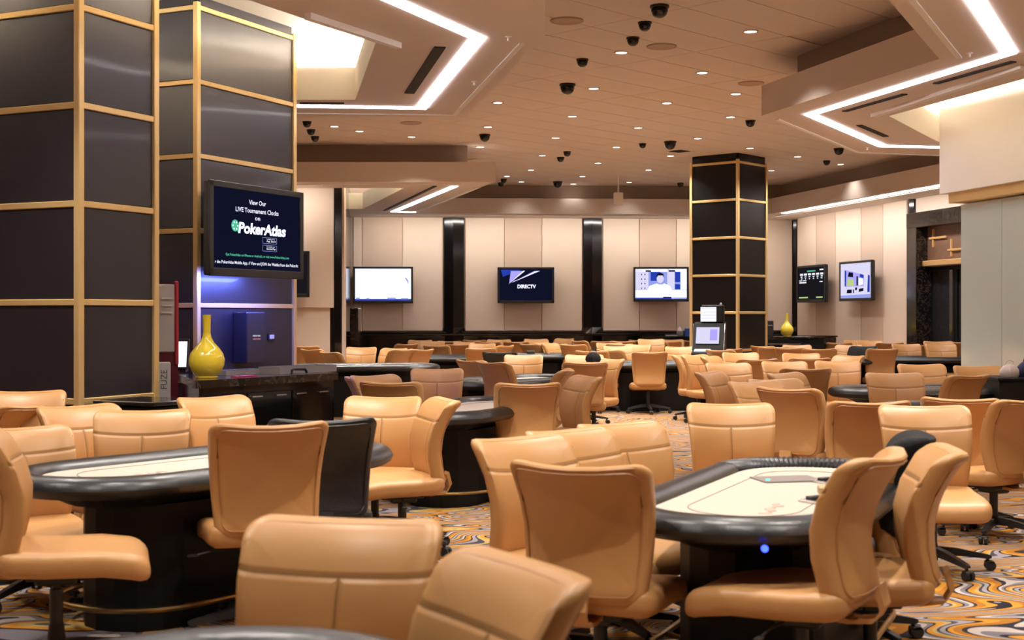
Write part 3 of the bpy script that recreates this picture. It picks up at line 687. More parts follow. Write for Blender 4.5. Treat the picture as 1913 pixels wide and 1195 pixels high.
mb.build('ridge', M['acrylic'], t)
mb = MB(); mb.tube([(-.09, 0, 0), (-.09, 0, .03), (-.07, 0, .04), (.07, 0, .035), (.09, 0, .015), (.09, 0, 0)], .012, 8)
tag(mb.build('stapler', M['black_plastic'], loc=(-1.80, 11.10, .925), rz=er), 'small black handled tool on the counter beside the clear tray', 'stapler')
mb = MB(); mb.box((0, 0, .004), (.24, .06, .008), er); tag(mb.build('red_card', M['red'], loc=(-2.17, 10.62, .921)), 'flat red card behind the vase foot on the counter', 'card')
mb = MB(); mb.box((0, 0, .02), (.5, .2, .04), er); tag(mb.build('folder', M['acrylic'], loc=(-2.3, 11.05, .921)), 'low grey folder stack behind the yellow vase', 'folder')
# wall box and outlet on the column face
ang = R(25.6); ur = Vector((math.sin(ang), math.cos(ang), 0)); nr = Vector((math.cos(ang), -math.sin(ang), 0)); A2 = Vector((-2.97, 12.36, 0))
def onface(px, py, off):
    k = (px-CX)/F; s_ = (A2.x-k*A2.y)/(k*ur.y-ur.x); q = A2+ur*s_; z = EYE+(HZ-py)/F*q.y; q = q+nr*off; q.z = z; return q
p = onface(452, 630, .09); t = thing('wall_box', 'tall narrow dark metal box mounted on the screen column', 'box', p, math.atan2(ur.y, ur.x))
mb = MB(); mb.box((0, 0, 0), (.30, .17, .50), bevel=.01); mb.build('case', M['panel'], t)
fit_text(t, 'micros', 0, .02, .12, .022, M['scr_text'], -.088); fit_text(t, 'SYSTEMS', 0, -.015, .12, .014, M['scr_red'], -.088)
p = onface(505, 629, .012); t = thing('outlet', 'small white wall outlet right of the dark metal box', 'outlet', p, math.atan2(ur.y, ur.x))
mb = MB(); mb.box((0, 0, 0), (.11, .012, .075), bevel=.003); mb.build('plate', M['black_plastic'], t)
mb = MB(); mb.box((0, -.008, 0), (.075, .012, .045), bevel=.003); mb.build('socket', M['outlet'], t)
# vending style machine behind the near column
p = atd(315, 700, 11.2); t = thing('vending_machine', 'tall grey and maroon machine between the two left columns', 'machine', (p.x-.03, p.y+.2, 0), R(25))
mb = MB(); mb.box((-.16, 0, .845), (.36, .42, 1.69)); mb.build('body', M['maroon'], t)
mb = MB(); mb.box((-.19, -.215, 1.39), (.36, .02, .58), bevel=.01); mb.build('front_panel', M['machine_white'], t)
mb = MB(); mb.box((.005, -.20, 1.35), (.035, .06, .72), bevel=.01); mb.build('red_edge', M['red'], t)
for k in range(3): mb = MB(); mb.box((-.08, -.235, 1.56-k*.06), (.09, .012, .014)); mb.build('slot', M['paper'], t)
mb = MB(); mb.box((-.10, -.218, .82), (.11, .02, .40), bevel=.01); lp = mb.build('label_plate', M['paper'], t)
me = text_mesh('FUZE', .085, M['ink'])
for v in me.vertices: v.co = Vector((-.10-v.co.z*.9, -.2295, .87+v.co.x*.85))
link('lettering', me, lp)
mb = MB(); mb.box((0, 0, .39), (.46, .5, .78), bevel=.01); o = tag(mb.build('side_cabinet', M['black_satin'], loc=(-2.62, 9.42, 0), rz=R(64)), 'low black cabinet at the foot of the near column', 'cabinet')
mb = MB(); mb.box((0, 0, .80), (.50, .56, .03), bevel=.006); mb.build('top', M['black_gloss'], o)
t = thing('monitor', 'tilted bright monitor seen edge-on behind the yellow vase', 'monitor', (-2.83, 11.35, .92), R(2))
t.location.x -= .02; t.scale = (.32, .8, .8)
mb = MB(); mb.box((0, .03, .20), (.30, .04, .34), rx=R(-14), bevel=.008); mb.build('housing', M['black_plastic'], t)
mb = MB(); mb.box((-.02, .004, .20), (.25, .006, .28), rx=R(-14)); mb.build('screen', M['scr_white'], t)
mb = MB(); mb.box((0, .06, .02), (.18, .16, .03), bevel=.01); mb.build('foot', M['black_plastic'], t)

# ------------------------------------------------------------ chair
def rrect(hw, hh, r, n=6, ns=3):
    r = max(.0005, min(r, hw-.0004, hh-.0004)); pts = []
    for cx, cy, a0 in ((hw-r, hh-r, 0), (-hw+r, hh-r, 90), (-hw+r, -hh+r, 180), (hw-r, -hh+r, 270)):
        for i in range(n+1):
            a = R(a0+90*i/n); pts.append((cx+r*math.cos(a), cy+r*math.sin(a)))
    out = []
    k = len(pts)
    for i in range(k):
        out.append(pts[i])
        j = (i+1) % k
        if (i+1) % (n+1) == 0:
            for m in range(1, ns+1): f = m/(ns+1); out.append((pts[i][0]*(1-f)+pts[j][0]*f, pts[i][1]*(1-f)+pts[j][1]*f))
    return out
def prof_y(z):            # side profile of the backrest: lumbar bulges forward, top leans back
    t = (z-.42)/.49
    pts = [(-.2, .225), (0, .212), (.2, .190), (.4, .186), (.6, .208), (.8, .255), (1.0, .325), (1.1, .36)]
    for (a, ya), (b, yb) in zip(pts, pts[1:]):
        if t <= b: f = (t-a)/(b-a); f = f*f*(3-2*f)*.35+f*.65; return ya+(yb-ya)*f
    return .31
HB = .252; HW = .245; ZM = .655
def warp_back(x, z, y):   # x across, z up about the centre, y thickness offset (- is front)
    zz = z+ZM; k = .985+.085*(z/HB)
    return (x*k, prof_y(zz)-.072*(x/HW)**2*(.6+.4*min(1, max(0, (z+HB)/.3)))+y, zz-.020*(1-(x/HW)**2)*(1 if z > 0 else 0)*(z/HB)**3)
def loops_body(hw, hh, r, T, warp, insets=(.235, .2, .15, .1, .06, .03, .012, .003, 0), er_=.035):
    seq = []
    L = list(insets)
    def yoff(a): 
        if a >= er_: return T/2
        q = 1-a/er_; return T/2-er_*.9+er_*.9*math.sqrt(max(0, 1-q*q))
    for a in L: seq.append((a, -1))
    for a in L[::-1]: seq.append((a, 1))
    loops = []; uvs = []
    for a, sg in seq:
        rr = rrect(max(hw-a, .001), max(hh-a, .001), max(r-a, .02 if hw-a > .03 else .001))
        loops.append([warp(x, z, sg*yoff(a)) for x, z in rr]); uvs.append([(x, z) for x, z in rr])
    return loops, uvs
def back_mesh(m_front, m_back, name='backrest', scale=1, T=.085):
    loops, uvs = loops_body(HW*scale, HB*scale, .055, T, warp_back)
    mb = MB(); n = len(loops[0]); mb.loft(loops, (True, True)); half = len(loops)//2
    me = mb.mesh(name, [m_front, m_back], True)
    ul = me.uv_layers.new(name='uv'); flat = [p for l in uvs for p in l]
    for p in me.polygons:
        idx = list(p.vertices); p.material_index = 0 if min(idx) < (half-1)*n and max(idx) < (half+0)*n else 1
        for li, vi in zip(p.loop_indices, idx): ul.data[li].uv = (flat[vi][0], flat[vi][1]+HB)
    return me
def piping_mesh(m):
    mb = MB(); rr = rrect(HW-.030, HB-.030, .04); mb.tube([warp_back(x, z, .0425+.001) for x, z in rr], .0042, 5, True)
    rr = rrect(HW-.012, HB-.012, .05); mb.tube([warp_back(x, z, -.030) for x, z in rr], .0035, 5, True)
    return mb.mesh('piping', m, True)
def warp_seat(x, z, y):   # x across, z = depth (+ towards the front), y = thickness (- is top)
    f = z/.29; zt = .392-y
    zt += -.045*max(0, f)**3 + .02*max(0, -f)**2 - .010*(1-(x/.25)**2)*(1 if y < 0 else 0)
    return (x, -.070-z, zt)
def seat_mesh(m):
    loops, _ = loops_body(.25, .285, .075, .105, warp_seat, er_=.045)
    mb = MB(); mb.loft(loops); return mb.mesh('seat', m, True)
def mech_mesh():
    mb = MB(); mb.box((0, -.02, .330), (.22, .26, .03), bevel=.008); mb.box((0, -.0, .305), (.12, .16, .04), bevel=.01); return mb.mesh('mechanism', M['black_plastic'])
def bracket_mesh():
    mb = MB(); pa = [(0, .02, .335), (0, .18, .325), (0, .265, .335), (0, .290, .38), (0, .272, .45)]
    L = []
    for p in pa: L.append([(p[0]-.045, p[1]-.008, p[2]-.008), (p[0]+.045, p[1]-.008, p[2]-.008), (p[0]+.045, p[1]+.008, p[2]+.008), (p[0]-.045, p[1]+.008, p[2]+.008)])
    mb.loft(L); return mb
def lever_mesh():
    mb = MB(); mb.tube([(.08, -.02, .32), (.20, -.04, .31), (.27, -.05, .295)], .005, 6); mb.box((.29, -.052, .292), (.05, .02, .008)); return mb.mesh('lever', M['black_plastic'])
def lift_mesh():
    mb = MB(); mb.cyl((0, 0, .20), .026, .17, 14); mb.cyl((0, 0, .30), .016, .10, 12); mb.cyl((0, 0, .12), .036, .06, 14, .028); return mb.mesh('gas_lift', M['black_plastic'], True)
def leg_mesh():
    mb = MB(); L = []
    for t, w_, zt, zb in ((.02, .030, .135, .085), (.12, .026, .125, .085), (.25, .020, .10, .072), (.31, .019, .088, .066), (.325, .012, .082, .070)):
        L.append([(t, -w_, zb), (t, w_, zb), (t, w_*.7, zt), (t, -w_*.7, zt)])
    mb.loft(L); return mb.mesh('leg', M['black_plastic'])
def caster_mesh():
    mb = MB(); mb.cyl((.305, 0, .062), .009, .03, 8); mb.cyl((.318, -.016, .028), .027, .018, 12, axis='Y'); mb.cyl((.318, .016, .028), .027, .018, 12, axis='Y'); mb.box((.315, 0, .045), (.045, .05, .018), bevel=.005); return mb.mesh('caster', M['black_plastic'], True)
SETS = {}
def mkset(kind):
    if kind == 'tan': mf, mk, ms, mp = M['leather_front'], M['leather'], M['leather'], M['piping']
    else: mf = mk = ms = M['black_leather']; mp = M['piping_black']
    SETS[kind] = dict(back=back_mesh(mf, mk), seat=seat_mesh(ms), pipe=piping_mesh(mp), brk=bracket_mesh().mesh('back_bracket', ms))
mkset('tan'); mkset('black')
ME = dict(mech=mech_mesh(), lev=lever_mesh(), lift=lift_mesh(), leg=leg_mesh(), cas=caster_mesh())
mb = MB(); mb.cyl((0, 0, .20), .026, .17, 10); mb.cyl((0, 0, .33), .016, .16, 8)
for k in range(5):
    a = 2*PI*k/5; mt = Matrix.Rotation(a, 3, 'Z')
    for me in (ME['leg'], ME['cas']):
        mb.add([mt @ v.co for v in me.vertices], [tuple(p.vertices) for p in me.polygons])
ME['star'] = mb.mesh('star_base', M['black_plastic'])
proto = {}
CS = 1.08                                   # chair scale
HT = EYE-(.905*CS+FL)                       # eye level above a chair top
TABLES = [(-1.10, 2.30, 40), (-1.58, 6.98, 53), (1.19, 5.87, 65), (-.36, 11.1, 66), (3.2, 10.45, 58), (4.45, 13.75, 8), (-.05, 15.75, 52), (-2.25, 20.0, 6), (2.28, 21.2, 8), (5.45, 22.6, 15), (7.35, 23.6, 0), (-1.25, 24.3, 5), (.4, 25.4, 0), (-1.6, 28.0, 0), (1.5, 28.6, 0), (3.4, 28.9, 0), (6.0, 26.6, 0)]
TL, TW = 2.3, 1.02
def table_gap(x, y):
    g = 9
    for tx, ty, a in TABLES:
        c, s_ = math.cos(R(a)), math.sin(R(a)); u = (x-tx)*c+(y-ty)*s_; v = -(x-tx)*s_+(y-ty)*c
        u = max(0, abs(u)-(TL-TW)/2); g = min(g, math.hypot(u, v)-TW/2)
    return g
QUEUE = []
def chair_at(px, py, h, label, group, kind='tan', d=None):
    d0 = F*HT/(py-HZ) if d is None else d
    if d is None and d0 > 16: d0 = min(d0*(1+.02*min(1, (d0-16)/8)), 29.7)
    QUEUE.append(dict(px=px, h=h, py=py, label=label, group=group, kind=kind, d=d0, d0=d0, free=d is None))
def pos(q, d):
    rz = R(q['h']+90); bx, by = (q['px']-CX)/F*d, d
    return bx, by, bx+math.sin(rz)*.315*CS, by-math.cos(rz)*.315*CS
def settle():
    for sweep in range(6):
        for i, q in enumerate(QUEUE):
            if not q['free']: continue
            best = None; lim = .085 if q['d0'] > 14 else .05
            for k in range(-5, 6):
                d = q['d0']*(1+lim*k/5)
                if d > 29.9: continue
                bx, by, cx, cy = pos(q, d); pen = abs(k)*.02
                g = table_gap(bx, by); pen += max(0, .14-g)*6
                for j, o in enumerate(QUEUE):
                    if j == i or abs(o['d']-d) > 1.3: continue
                    ox, oy, px_, py_ = pos(o, o['d'])
                    pen += max(0, .56-math.hypot(px_-cx, py_-cy))*4+max(0, .34-math.hypot(ox-bx, oy-by))*4
                w_ = WR0+WRd*((WR0.y-by)/-WRd.y); pen += max(0, max(bx, cx)+.4-w_.x)*5 if by > 17 else 0
                if bx < -2.7 and max(by, cy) > 23.5: pen += 5*(max(by, cy)-23.5)
                if best is None or pen < best[0]: best = (pen, d)
            q['d'] = best[1]
def make_chairs():
    settle()
    for q in QUEUE:
        d = q['d']; top = EYE-(q['py']-HZ)/F*d; dz = (top-FL)/CS-.905; dz = max(-.09, min(.10, dz))
        bx, by, x, y = pos(q, d); rz = R(q['h']+90)
        t = thing('swivel_chair', q['label'], 'chair', (x, y, FL), rz, q['group']); t.scale = (CS,)*3
        S = SETS[q['kind']]
        b = link('backrest', S['back'], t, (0, 0, dz)); link('piping', S['pipe'], b); link('seat', S['seat'], t, (0, 0, dz))
        if d > 16: link('star_base', ME['star'], t, (0, 0, 0), random.random()*6)
        else:
            link('back_bracket', S['brk'], t, (0, 0, dz)); link('mechanism', ME['mech'], t, (0, 0, dz)); link('lever', ME['lev'], t, (0, 0, dz)); link('gas_lift', ME['lift'], t, (0, 0, max(0, min(dz, .05))))
            r0 = random.random()*6
            for k in range(5):
                lg = link('leg', ME['leg'], t, (0, 0, 0), r0+2*PI*k/5); link('caster', ME['cas'], lg)
NG = 'chairs around the nearest card tables'
near = [
 (662, 957, -101, 'tan chair in the foreground, front towards us, beside the bottom-left table edge', 'tan', None),
 (1012, 1040, -150, 'tan chair cut off at the bottom centre, turned to the left', 'tan', 3.0),
 (1068, 862, 68, 'large tan chair seen from behind at the left end of the right table', 'tan', None),
 (950, 810, -48, 'tan chair leftmost of three fronts directly behind the large back-turned chair', 'tan', None),
 (1042, 797, -48, 'tan chair middle of three fronts behind the large back-turned chair', 'tan', None),
 (1140, 785, -55, 'tan chair rightmost of three fronts behind the large back-turned chair', 'tan', None),
 (1360, 749, -91, 'tan chair with stitched front beyond the pleated rail of the right table', 'tan', None),
 (1462, 722, 47, 'tan chair seen from behind, just right of the stitched front beyond the pleated rail', 'tan', None),
 (1633, 747, 94, 'tan chair back at the left end of the second right table', 'tan', None),
 (1720, 753, -96, 'tan chair front above the black jacket at right', 'tan', None),
 (1792, 741, 66, 'tan chair turned away with its seat and star base showing at right', 'tan', None),
 (1932, 743, 118, 'tan chair back cut off by the right edge of the picture', 'tan', None),
 (1668, 842, 150, 'tan chair in profile at the right table, its seat pointing left', 'tan', 4.75),
 (1790, 834, 168, 'tan chair turned left at the right table, its star base on open carpet', 'tan', 5.25),
 (1724, 820, 164, 'tan chair under the black jacket between the two right-hand profile chairs', 'tan', 6.07),
 (-55, 800, 17, 'tan chair in profile at the left edge, its seat pointing right', 'tan', 5.5),
 (30, 793, -52, 'tan chair front half hidden behind the left-edge profile chair', 'tan', 7.3),
 (46, 726, -78, 'tan chair front in the upper corner at the left edge below the near column', 'tan', 8.7),
 (72, 752, 150, 'tan chair back wedged between two fronts at the left edge', 'tan', 8.6),
 (134, 753, -42, 'tan chair front at the left end of the left table, angled right', 'tan', None),
 (270, 761, -80, 'tan chair front at the far side of the left table, middle of three', 'tan', None),
 (386, 737, -45, 'tan chair front right below the black counter, beyond the left table', 'tan', None),
 (510, 787, 110, 'tan chair seen from behind at the near side of the left table', 'tan', 6.0),
 (606, 779, 104, 'black leather chair back beside the tan one at the left table', 'black', 6.6),
 (722, 737, -98, 'tan chair front beyond the rounded right end of the left table', 'tan', None),
 (846, 742, -162, 'tan chair turned left beside the middle table, its whole seat visible', 'tan', 8.6),
 (990, 713, 100, 'tan chair seen from behind at the middle table', 'tan', None),
 (1066, 688, 172, 'tan chair in narrow profile directly right of the middle table chair back', 'tan', 13.0),
 (1108, 700, -158, 'tan chair turned left on open carpet right of the middle table', 'tan', None),
]
near.append((930, 656, 75, 'black leather chair back in the middle of the room, left of centre', 'black', 20.2))
for px, py, h, l, k, d in near: chair_at(px, py, h, l, NG, k, d)
mid = [
 (1095, 675, 95), (1146, 668, -142), (1215, 656, 90), (724, 711, 78), (669, 703, 60), (690, 698, -60), (676, 647, -90), (609, 656, 56), (576, 651, 62), (566, 645, 80),
 (757, 651, 128), (742, 649, -112), (817, 686, -88), (872, 671, 58), (910, 674, 56), (795, 651, 125), (812, 644, 76), (1313, 676+16, -52), (1264, 661, -50), (1290, 661, -48), (1318, 664, -50), (1270, 646, -92),
 (978, 661, -91), (898, 649, 88), (950, 644, 150), (1092, 661, -95), (1102, 654, 75), (1134, 652, 62), (1152, 645, -82), (1340, 652, 60), (1362, 650, 100), (1381, 657, -90), (1419, 669, 98), (1355, 676, -80),
 (1420, 645, 42), (1445, 647, 80), (1474, 648, 70), (1487, 643, -92), (1531, 650, 78), (1496, 658, -100), (1515, 667, 88), (1462, 673, -90), (1509, 686, 92), (1455, 694, -60), (1398, 709, -70), (1437, 705, -75),
 (1590, 643, -118), (1614, 647, -112), (1594, 662, -150), (1562, 672, -95), (1652, 650, 95), (1714, 643, 90), (1716, 678, -88), (1666, 694, -92), (1755, 641, -95, 23.8), (1785, 637, 60, 24.1), (1821, 681, -88), (1822, 698, 112)]
farl = [
 (786, 634, -95), (808, 636, -90), (839, 636, 88), (885, 634, 85), (911, 637, 90), (901, 640, -90), (932, 633, -90), (764, 641, 118), (853, 642, 82), (964, 637, 88), (1000, 632, -80), (1008, 639, -52), (1021, 640, -52), (1038, 641, 62), (1067, 642, 72),
 (1059, 631, -120), (1077, 635, 50), (1127, 636, 90), (1164, 636, 92), (1137, 639, -85), (1159, 641, 95), (1195, 642, -108), (1192, 634, 70), (1215, 632, -88), (1222, 636, 58), (1249, 636, 80), (1254, 633, -90), (1290, 635, 60),
 (1463, 633, 90), (1492, 634, 88), (1531, 632, -108), (1569, 639, 86), (1598, 634, -90), (1622, 635, -92), (1664, 639, 84), (1690, 641, -90), (1750, 636, -90, 24.2), (870, 637, -88), (985, 641, 60)]
def facing(h): return 'showing its front' if -130 < h < -40 else ('seen from behind' if 35 < h < 135 else 'in profile')
zones = {}
def turn(h):                                 # chairs stand well turned, not square on
    c = 90 if h > 0 else -90; v = h-c
    return c+v*1.5 if 12 < abs(v) < 42 else h
DD = {}
for q in mid+farl:
    px, py, h = q[:3]; DD[(px, py)] = q[3] if len(q) > 3 else None
    side = 'left of centre' if px < 960 else ('right of centre' if px < 1300 else 'before the far column' if px < 1560 else 'at far right')
    zn = 'near' if py > 665 else ('middle' if py > 643 else 'far')
    zones.setdefault((zn, side, facing(h)), []).append((px, py, h))
ZW = {'near': 'mid-room rows', 'middle': 'back rows', 'far': 'last row'}
for (zn, side, fc), L_ in zones.items():
    L_.sort()
    for k, (px, py, h) in enumerate(L_):
        chair_at(px, py, turn(h), 'tan chair %s, %s in the %s %s' % (fc, place_word(k, len(L_)), ZW[zn], side), 'tan chairs in the %s' % ZW[zn], d=DD[(px, py)])

make_chairs()
# ------------------------------------------------------------ card tables
def stadium(L, W, n=64, off=0):          # racetrack outline, arc-length spaced; returns points and outward normals and curved flag
    r = W/2; s = L/2-r; per = 4*s+2*PI*r; out = []
    for i in range(n):
        t = per*i/n
        if t < 2*s: p = (-s+t, -r); nn = (0, -1); c = 0
        elif t < 2*s+PI*r: a = -PI/2+(t-2*s)/r; p = (s+r*math.cos(a), r*math.sin(a)); nn = (math.cos(a), math.sin(a)); c = 1
        elif t < 4*s+PI*r: p = (s-(t-2*s-PI*r), r); nn = (0, 1); c = 0
        else: a = PI/2+(t-4*s-PI*r)/r; p = (-s+r*math.cos(a), r*math.sin(a)); nn = (math.cos(a), math.sin(a)); c = -1
        out.append(((p[0]+nn[0]*off, p[1]+nn[1]*off), nn, c, t))
    return out
def rail_mesh(L, W, pleats, n=96):
    st = stadium(L-.16, W-.16, n); loops = []
    for (p, nn, c, t) in st:
        lp = []
        k = 0
        if pleats and c == 1: k = .0035*(1 if int(round(t/((4*(L/2-W/2)+PI*(W-.16))/n))) % 2 else -1)
        for j in range(12):
            a = 2*PI*j/12; rx = .085*math.cos(a); rz_ = .052*math.sin(a)
            if rz_ > 0: rz_ *= (1+.15)
            f = 1+k/.05
            lp.append((p[0]+nn[0]*rx*f, p[1]+nn[1]*rx*f, .725+rz_*f))
        loops.append(lp)
    loops.append(loops[0]); mb = MB(); mb.loft(loops, (False, False)); return mb.mesh('padded_rail', M['vinyl'], True)
def slab_mesh(name, L, W, z0, z1, m, n=48, L2=None, W2_=None):
    a = [p for p, _, _, _ in stadium(L, W, n)]; b = [p for p, _, _, _ in stadium(L2 or L, W2_ or W, n)]
    mb = MB(); mb.loft([[(x, y, z0) for x, y in a], [(x, y, z1) for x, y in b]]); return mb.mesh(name, m)
def line_mesh(L, W, w_, z):
    a = [p for p, _, _, _ in stadium(L, W, 72)]; mb = MB(); mb.tube([(x, y, z) for x, y in a], w_, 4, True); return mb.mesh('betting_line', M['ink'])
TM = dict(rail=rail_mesh(TL, TW, False), railp=rail_mesh(TL, TW, True, 380), felt=slab_mesh('felt', TL-.2, TW-.2, .715, .742, M['felt']),
          apron=slab_mesh('apron', TL-.6, TW-.5, .61, .70, M['black_satin'], 48, TL-.2, TW-.2), ped=slab_mesh('pedestal', 1.50, .60, 0, .61, M['black_satin'], 32), line=line_mesh(1.6, .46, .0022, .7425))
mb = MB(); mb.tube([(p[0], p[1], .13) for p, _, _, _ in stadium(1.74, .86, 40)], .014, 8, True)
for k in range(6):
    p, nn, _, _ = stadium(1.74, .86, 6)[k]; mb.tube([(p[0], p[1], .13), (p[0]-nn[0]*.16, p[1]-nn[1]*.16, .10)], .011, 6)
TM['foot'] = mb.mesh('foot_rail', M['brass'], True)
mb = MB(); mb.box((0, .30, .748), (.56, .14, .014), bevel=.004)
for k in range(9): mb.box((-.24+k*.06, .30, .757), (.045, .12, .006))
TM['tray'] = mb.mesh('chip_tray', M['grey_plastic'])
mb = MB(); mb.box((0, 0, 0), (.30, .20, .008), bevel=.002); TM['shuf'] = mb.mesh('card_shuffler', M['grey_plastic'])
def squiggle(parent, x, y):
    mb = MB(); pts = []
    for i in range(60):
        t = i/59; pts.append((x-.16+.32*t+.012*math.sin(t*44), y+.02*math.sin(t*30+1)+.012*math.cos(t*13)+.02*t, .7428))
    mb.tube(pts, .0009, 3); return mb.build('table_script', M['ink_red'], parent)
def table(x, y, ang, label, detail=0, L=None):
    t = thing('card_table', label, 'table', (x, y, FL), R(ang), 'oval card tables')
    link('padded_rail', TM['railp'] if detail > 1 else TM['rail'], t); f = link('felt', TM['felt'], t); link('apron', TM['apron'], t); link('pedestal', TM['ped'], t)
    if detail: link('foot_rail', TM['foot'], t); link('betting_line', TM['line'], f); squiggle(f, -.55, -.12); squiggle(f, .35, -.2)
    if not detail: link('chip_tray', TM['tray'], t)
    return t
TG = 'card tables'
TLAB = ['card table whose grey-black rail just shows at the bottom left corner', 'oval card table at left with black padded rail and cream felt', 'oval card table at right with pleated black rail, card gear and blue light',
 'oval card table in mid-picture right of the left-turned tan chair', 'oval card table behind the right table, only its rounded left rail showing', 'oval card table before the pale glass partition at right',
 'oval card table beyond the middle table, in front of a stitched chair front', 'oval card table by the tall black corner post at left', 'oval card table behind the back-turned chair with visible star base',
 'oval card table right of the far column among dense chairs', 'oval card table at the left edge of the pale glass partition', 'far card table left of the middle aisle with a strip of felt showing',
 'far card table straight behind the middle aisle chairs', 'farthest card table at left before the black wainscot', 'farthest card table in the middle before the black wainscot', 'farthest card table left of the far column base', 'far card table between the far column and the right wall']
TT = [table(x, y, a, l, 2 if i == 2 else 1 if i in (1, 3, 4) else 0) for i, ((x, y, a), l) in enumerate(zip(TABLES, TLAB))]
T1, T2 = TT[1], TT[2]
# gear on the right table, placed on its felt
FZ = .742+FL
def gear(px, py): return at(px, py, FZ)
p = gear(1470, 896); t = thing('card_shuffler', 'flat grey card shuffler with a green light on the right table', 'shuffler', (p.x, p.y, FZ), R(12))
link('deck', TM['shuf'], t, (0, 0, .004)); mb = MB(); mb.cyl((-.12, -.055, .010), .009, .008, 12); mb.build('green_lamp', M['led_green'], t)
for px, py, l in ((1545, 901, 'small silver and dark card holder beside the shuffler'), (1600, 905, 'small silver card holder partly behind the profile chair'), (1525, 937, 'silver tray edge under the tan box on the right table')):
    p = gear(px, py); t = thing('card_holder', l, 'holder', (p.x, p.y, FZ), R(30)); mb = MB(); mb.box((0, 0, .006), (.12, .10, .012), bevel=.003); mb.build('plate', M['chrome'], t)
    mb = MB(); mb.box((.01, .02, .016), (.07, .04, .012), bevel=.003); mb.build('slot', M['black_plastic'], t)
p = gear(1558, 936); t = thing('card_box', 'small tan box standing on the right table felt', 'box', (p.x+.03, p.y, FZ), R(-8))
mb = MB(); mb.box((0, 0, .045), (.19, .10, .035), bevel=.004); mb.build('lid', M['tanbox'], t); mb = MB(); mb.box((0.02, 0, .014), (.15, .09, .028), bevel=.003); mb.build('case', M['grey_plastic'], t)
mb = MB(); mb.lathe([(.013, 0), (.013, .008), (.006, .012)], n=14)
pl = Vector((-1.12, -.10, .655)); b = mb.build('blue_lamp', M['led_blue'], T2, smooth=True); a = R(-155); b.location = (-.64+.515*math.cos(a), .515*math.sin(a), .68); b.rotation_euler = (PI/2, 0, a+PI/2)

# ------------------------------------------------------------ jackets and bags
def jacket(px, py, h, label, d, s=1.06, emblem=False, m='cloth_black'):
    top = EYE-(py-HZ)/F*d; dz = (top-FL)/CS-.905-.02; rz = R(h+90); off = Vector((-math.sin(rz)*.315*CS, math.cos(rz)*.315*CS))
    t = thing('jacket', label, 'jacket', ((px-CX)/F*d-off.x, d-off.y, FL), rz); t.scale = (CS,)*3
    rnd = random.Random(px)
    def wb(x, z, y):
        q = Vector(warp_back(x*(.88+.03*math.sin(z*31)), z*.9+.035, y*1.45)); q.x += .012*math.sin(q.z*23+y*40); q.y += .008*math.sin(x*38)*(1 if y > 0 else -1)
        return (q.x, q.y, q.z+dz+.012)
    loops, _ = loops_body(HW*1.04, HB*1.0, .07, .085, wb); mb = MB(); mb.loft(loops); mb.build('body', M[m], t, True)
    for sx in (-1, 1):
        mb = MB(); L = []
        for k in range(8):
            f = k/7; c = Vector((sx*(.20+.03*math.sin(f*3)), .26-.06*f+.075, .82-.40*f+dz)); r = .045*(1-.25*f)
            L.append([c+Vector((r*math.cos(a*PI/5)*(1+.1*math.sin(k*2+a)), r*.6*math.sin(a*PI/5), 0)) for a in range(10)])
        mb.loft(L); mb.build('sleeve', M[m], t, True)
    if emblem:
        mb = MB()
        for q in range(3):
            mb.tube([(.07+.04*q+.03*math.cos(a*PI/8), .192-.012*q, .845+.022*math.sin(a*PI/8)+dz) for a in range(16)], .0022, 4, True)
        e = mb.build('emblem', M['pale_grey'], t)
    return t
jacket(1722, 806, 164, 'black jacket with a white emblem draped over a chair at the right table', 6.05, emblem=True)
q = [q for q in QUEUE if q['px'] == 1614][0]
jacket(1614, 645, q['h'], 'black jacket on a chair before the right wall', q['d']-.02)
def bag(label, loc, s, m, name='bag', cat='bag'):
    mb = MB(); mb.lathe([(.02, 0), (.13, .0), (.16, .05), (.15, .12), (.10, .18), (.04, .21), (.005, .215)], n=22)
    for i, v in enumerate(mb.v): mb.v[i] = (v[0]*(1+.12*math.sin(i*1.7)), v[1]*.7*(1+.1*math.cos(i*2.3)), v[2])
    t = thing(name, label, cat, loc); o = mb.build('body', M[m], t, True); t.scale = (s,)*3
    mb = MB(); mb.tube([(-.08, 0, .17), (-.06, 0, .25), (0, 0, .28), (.06, 0, .25), (.08, 0, .17)], .008, 6); mb.build('strap', M[m], t); return t
p = atd(1893, 705, 13.2)
t = thing('side_table', 'black side table at the right edge below the pale glass', 'table', (p.x+.22, 13.4, 0))
mb = MB(); mb.box((0, 0, .775), (.80, .55, .03), bevel=.006); mb.build('tabletop', M['black_satin'], t); mb = MB(); mb.box((0, -.0, .57), (.76, .5, .38)); mb.build('skirt', M['black_satin'], t)
for sx in (-.35, .35):
    for sy in (-.22, .22): mb = MB(); mb.cyl((sx, sy, .19), .015, .38, 8); mb.build('leg', M['chrome'], t)
bag('crumpled white bag on the black side table at the right edge', (p.x, 13.3, .79), .62, 'white_cloth')
bag('navy blue bag beside the white one at the right edge', (p.x+.2, 13.3, .79), .8, 'navy')
p = atd(1108, 676, 16.6); bag('small black bag resting on a chair right of the middle aisle', (p.x, p.y, p.z), .6, 'cloth_black')
p = atd(990, 660, 20.5); mb = MB(); mb.box((0, 0, 0), (.16, .14, .06), bevel=.01); tag(mb.build('black_case', M['black_plastic'], loc=(.36, 25.3, .70)), 'small black case on a table behind the middle aisle', 'case')

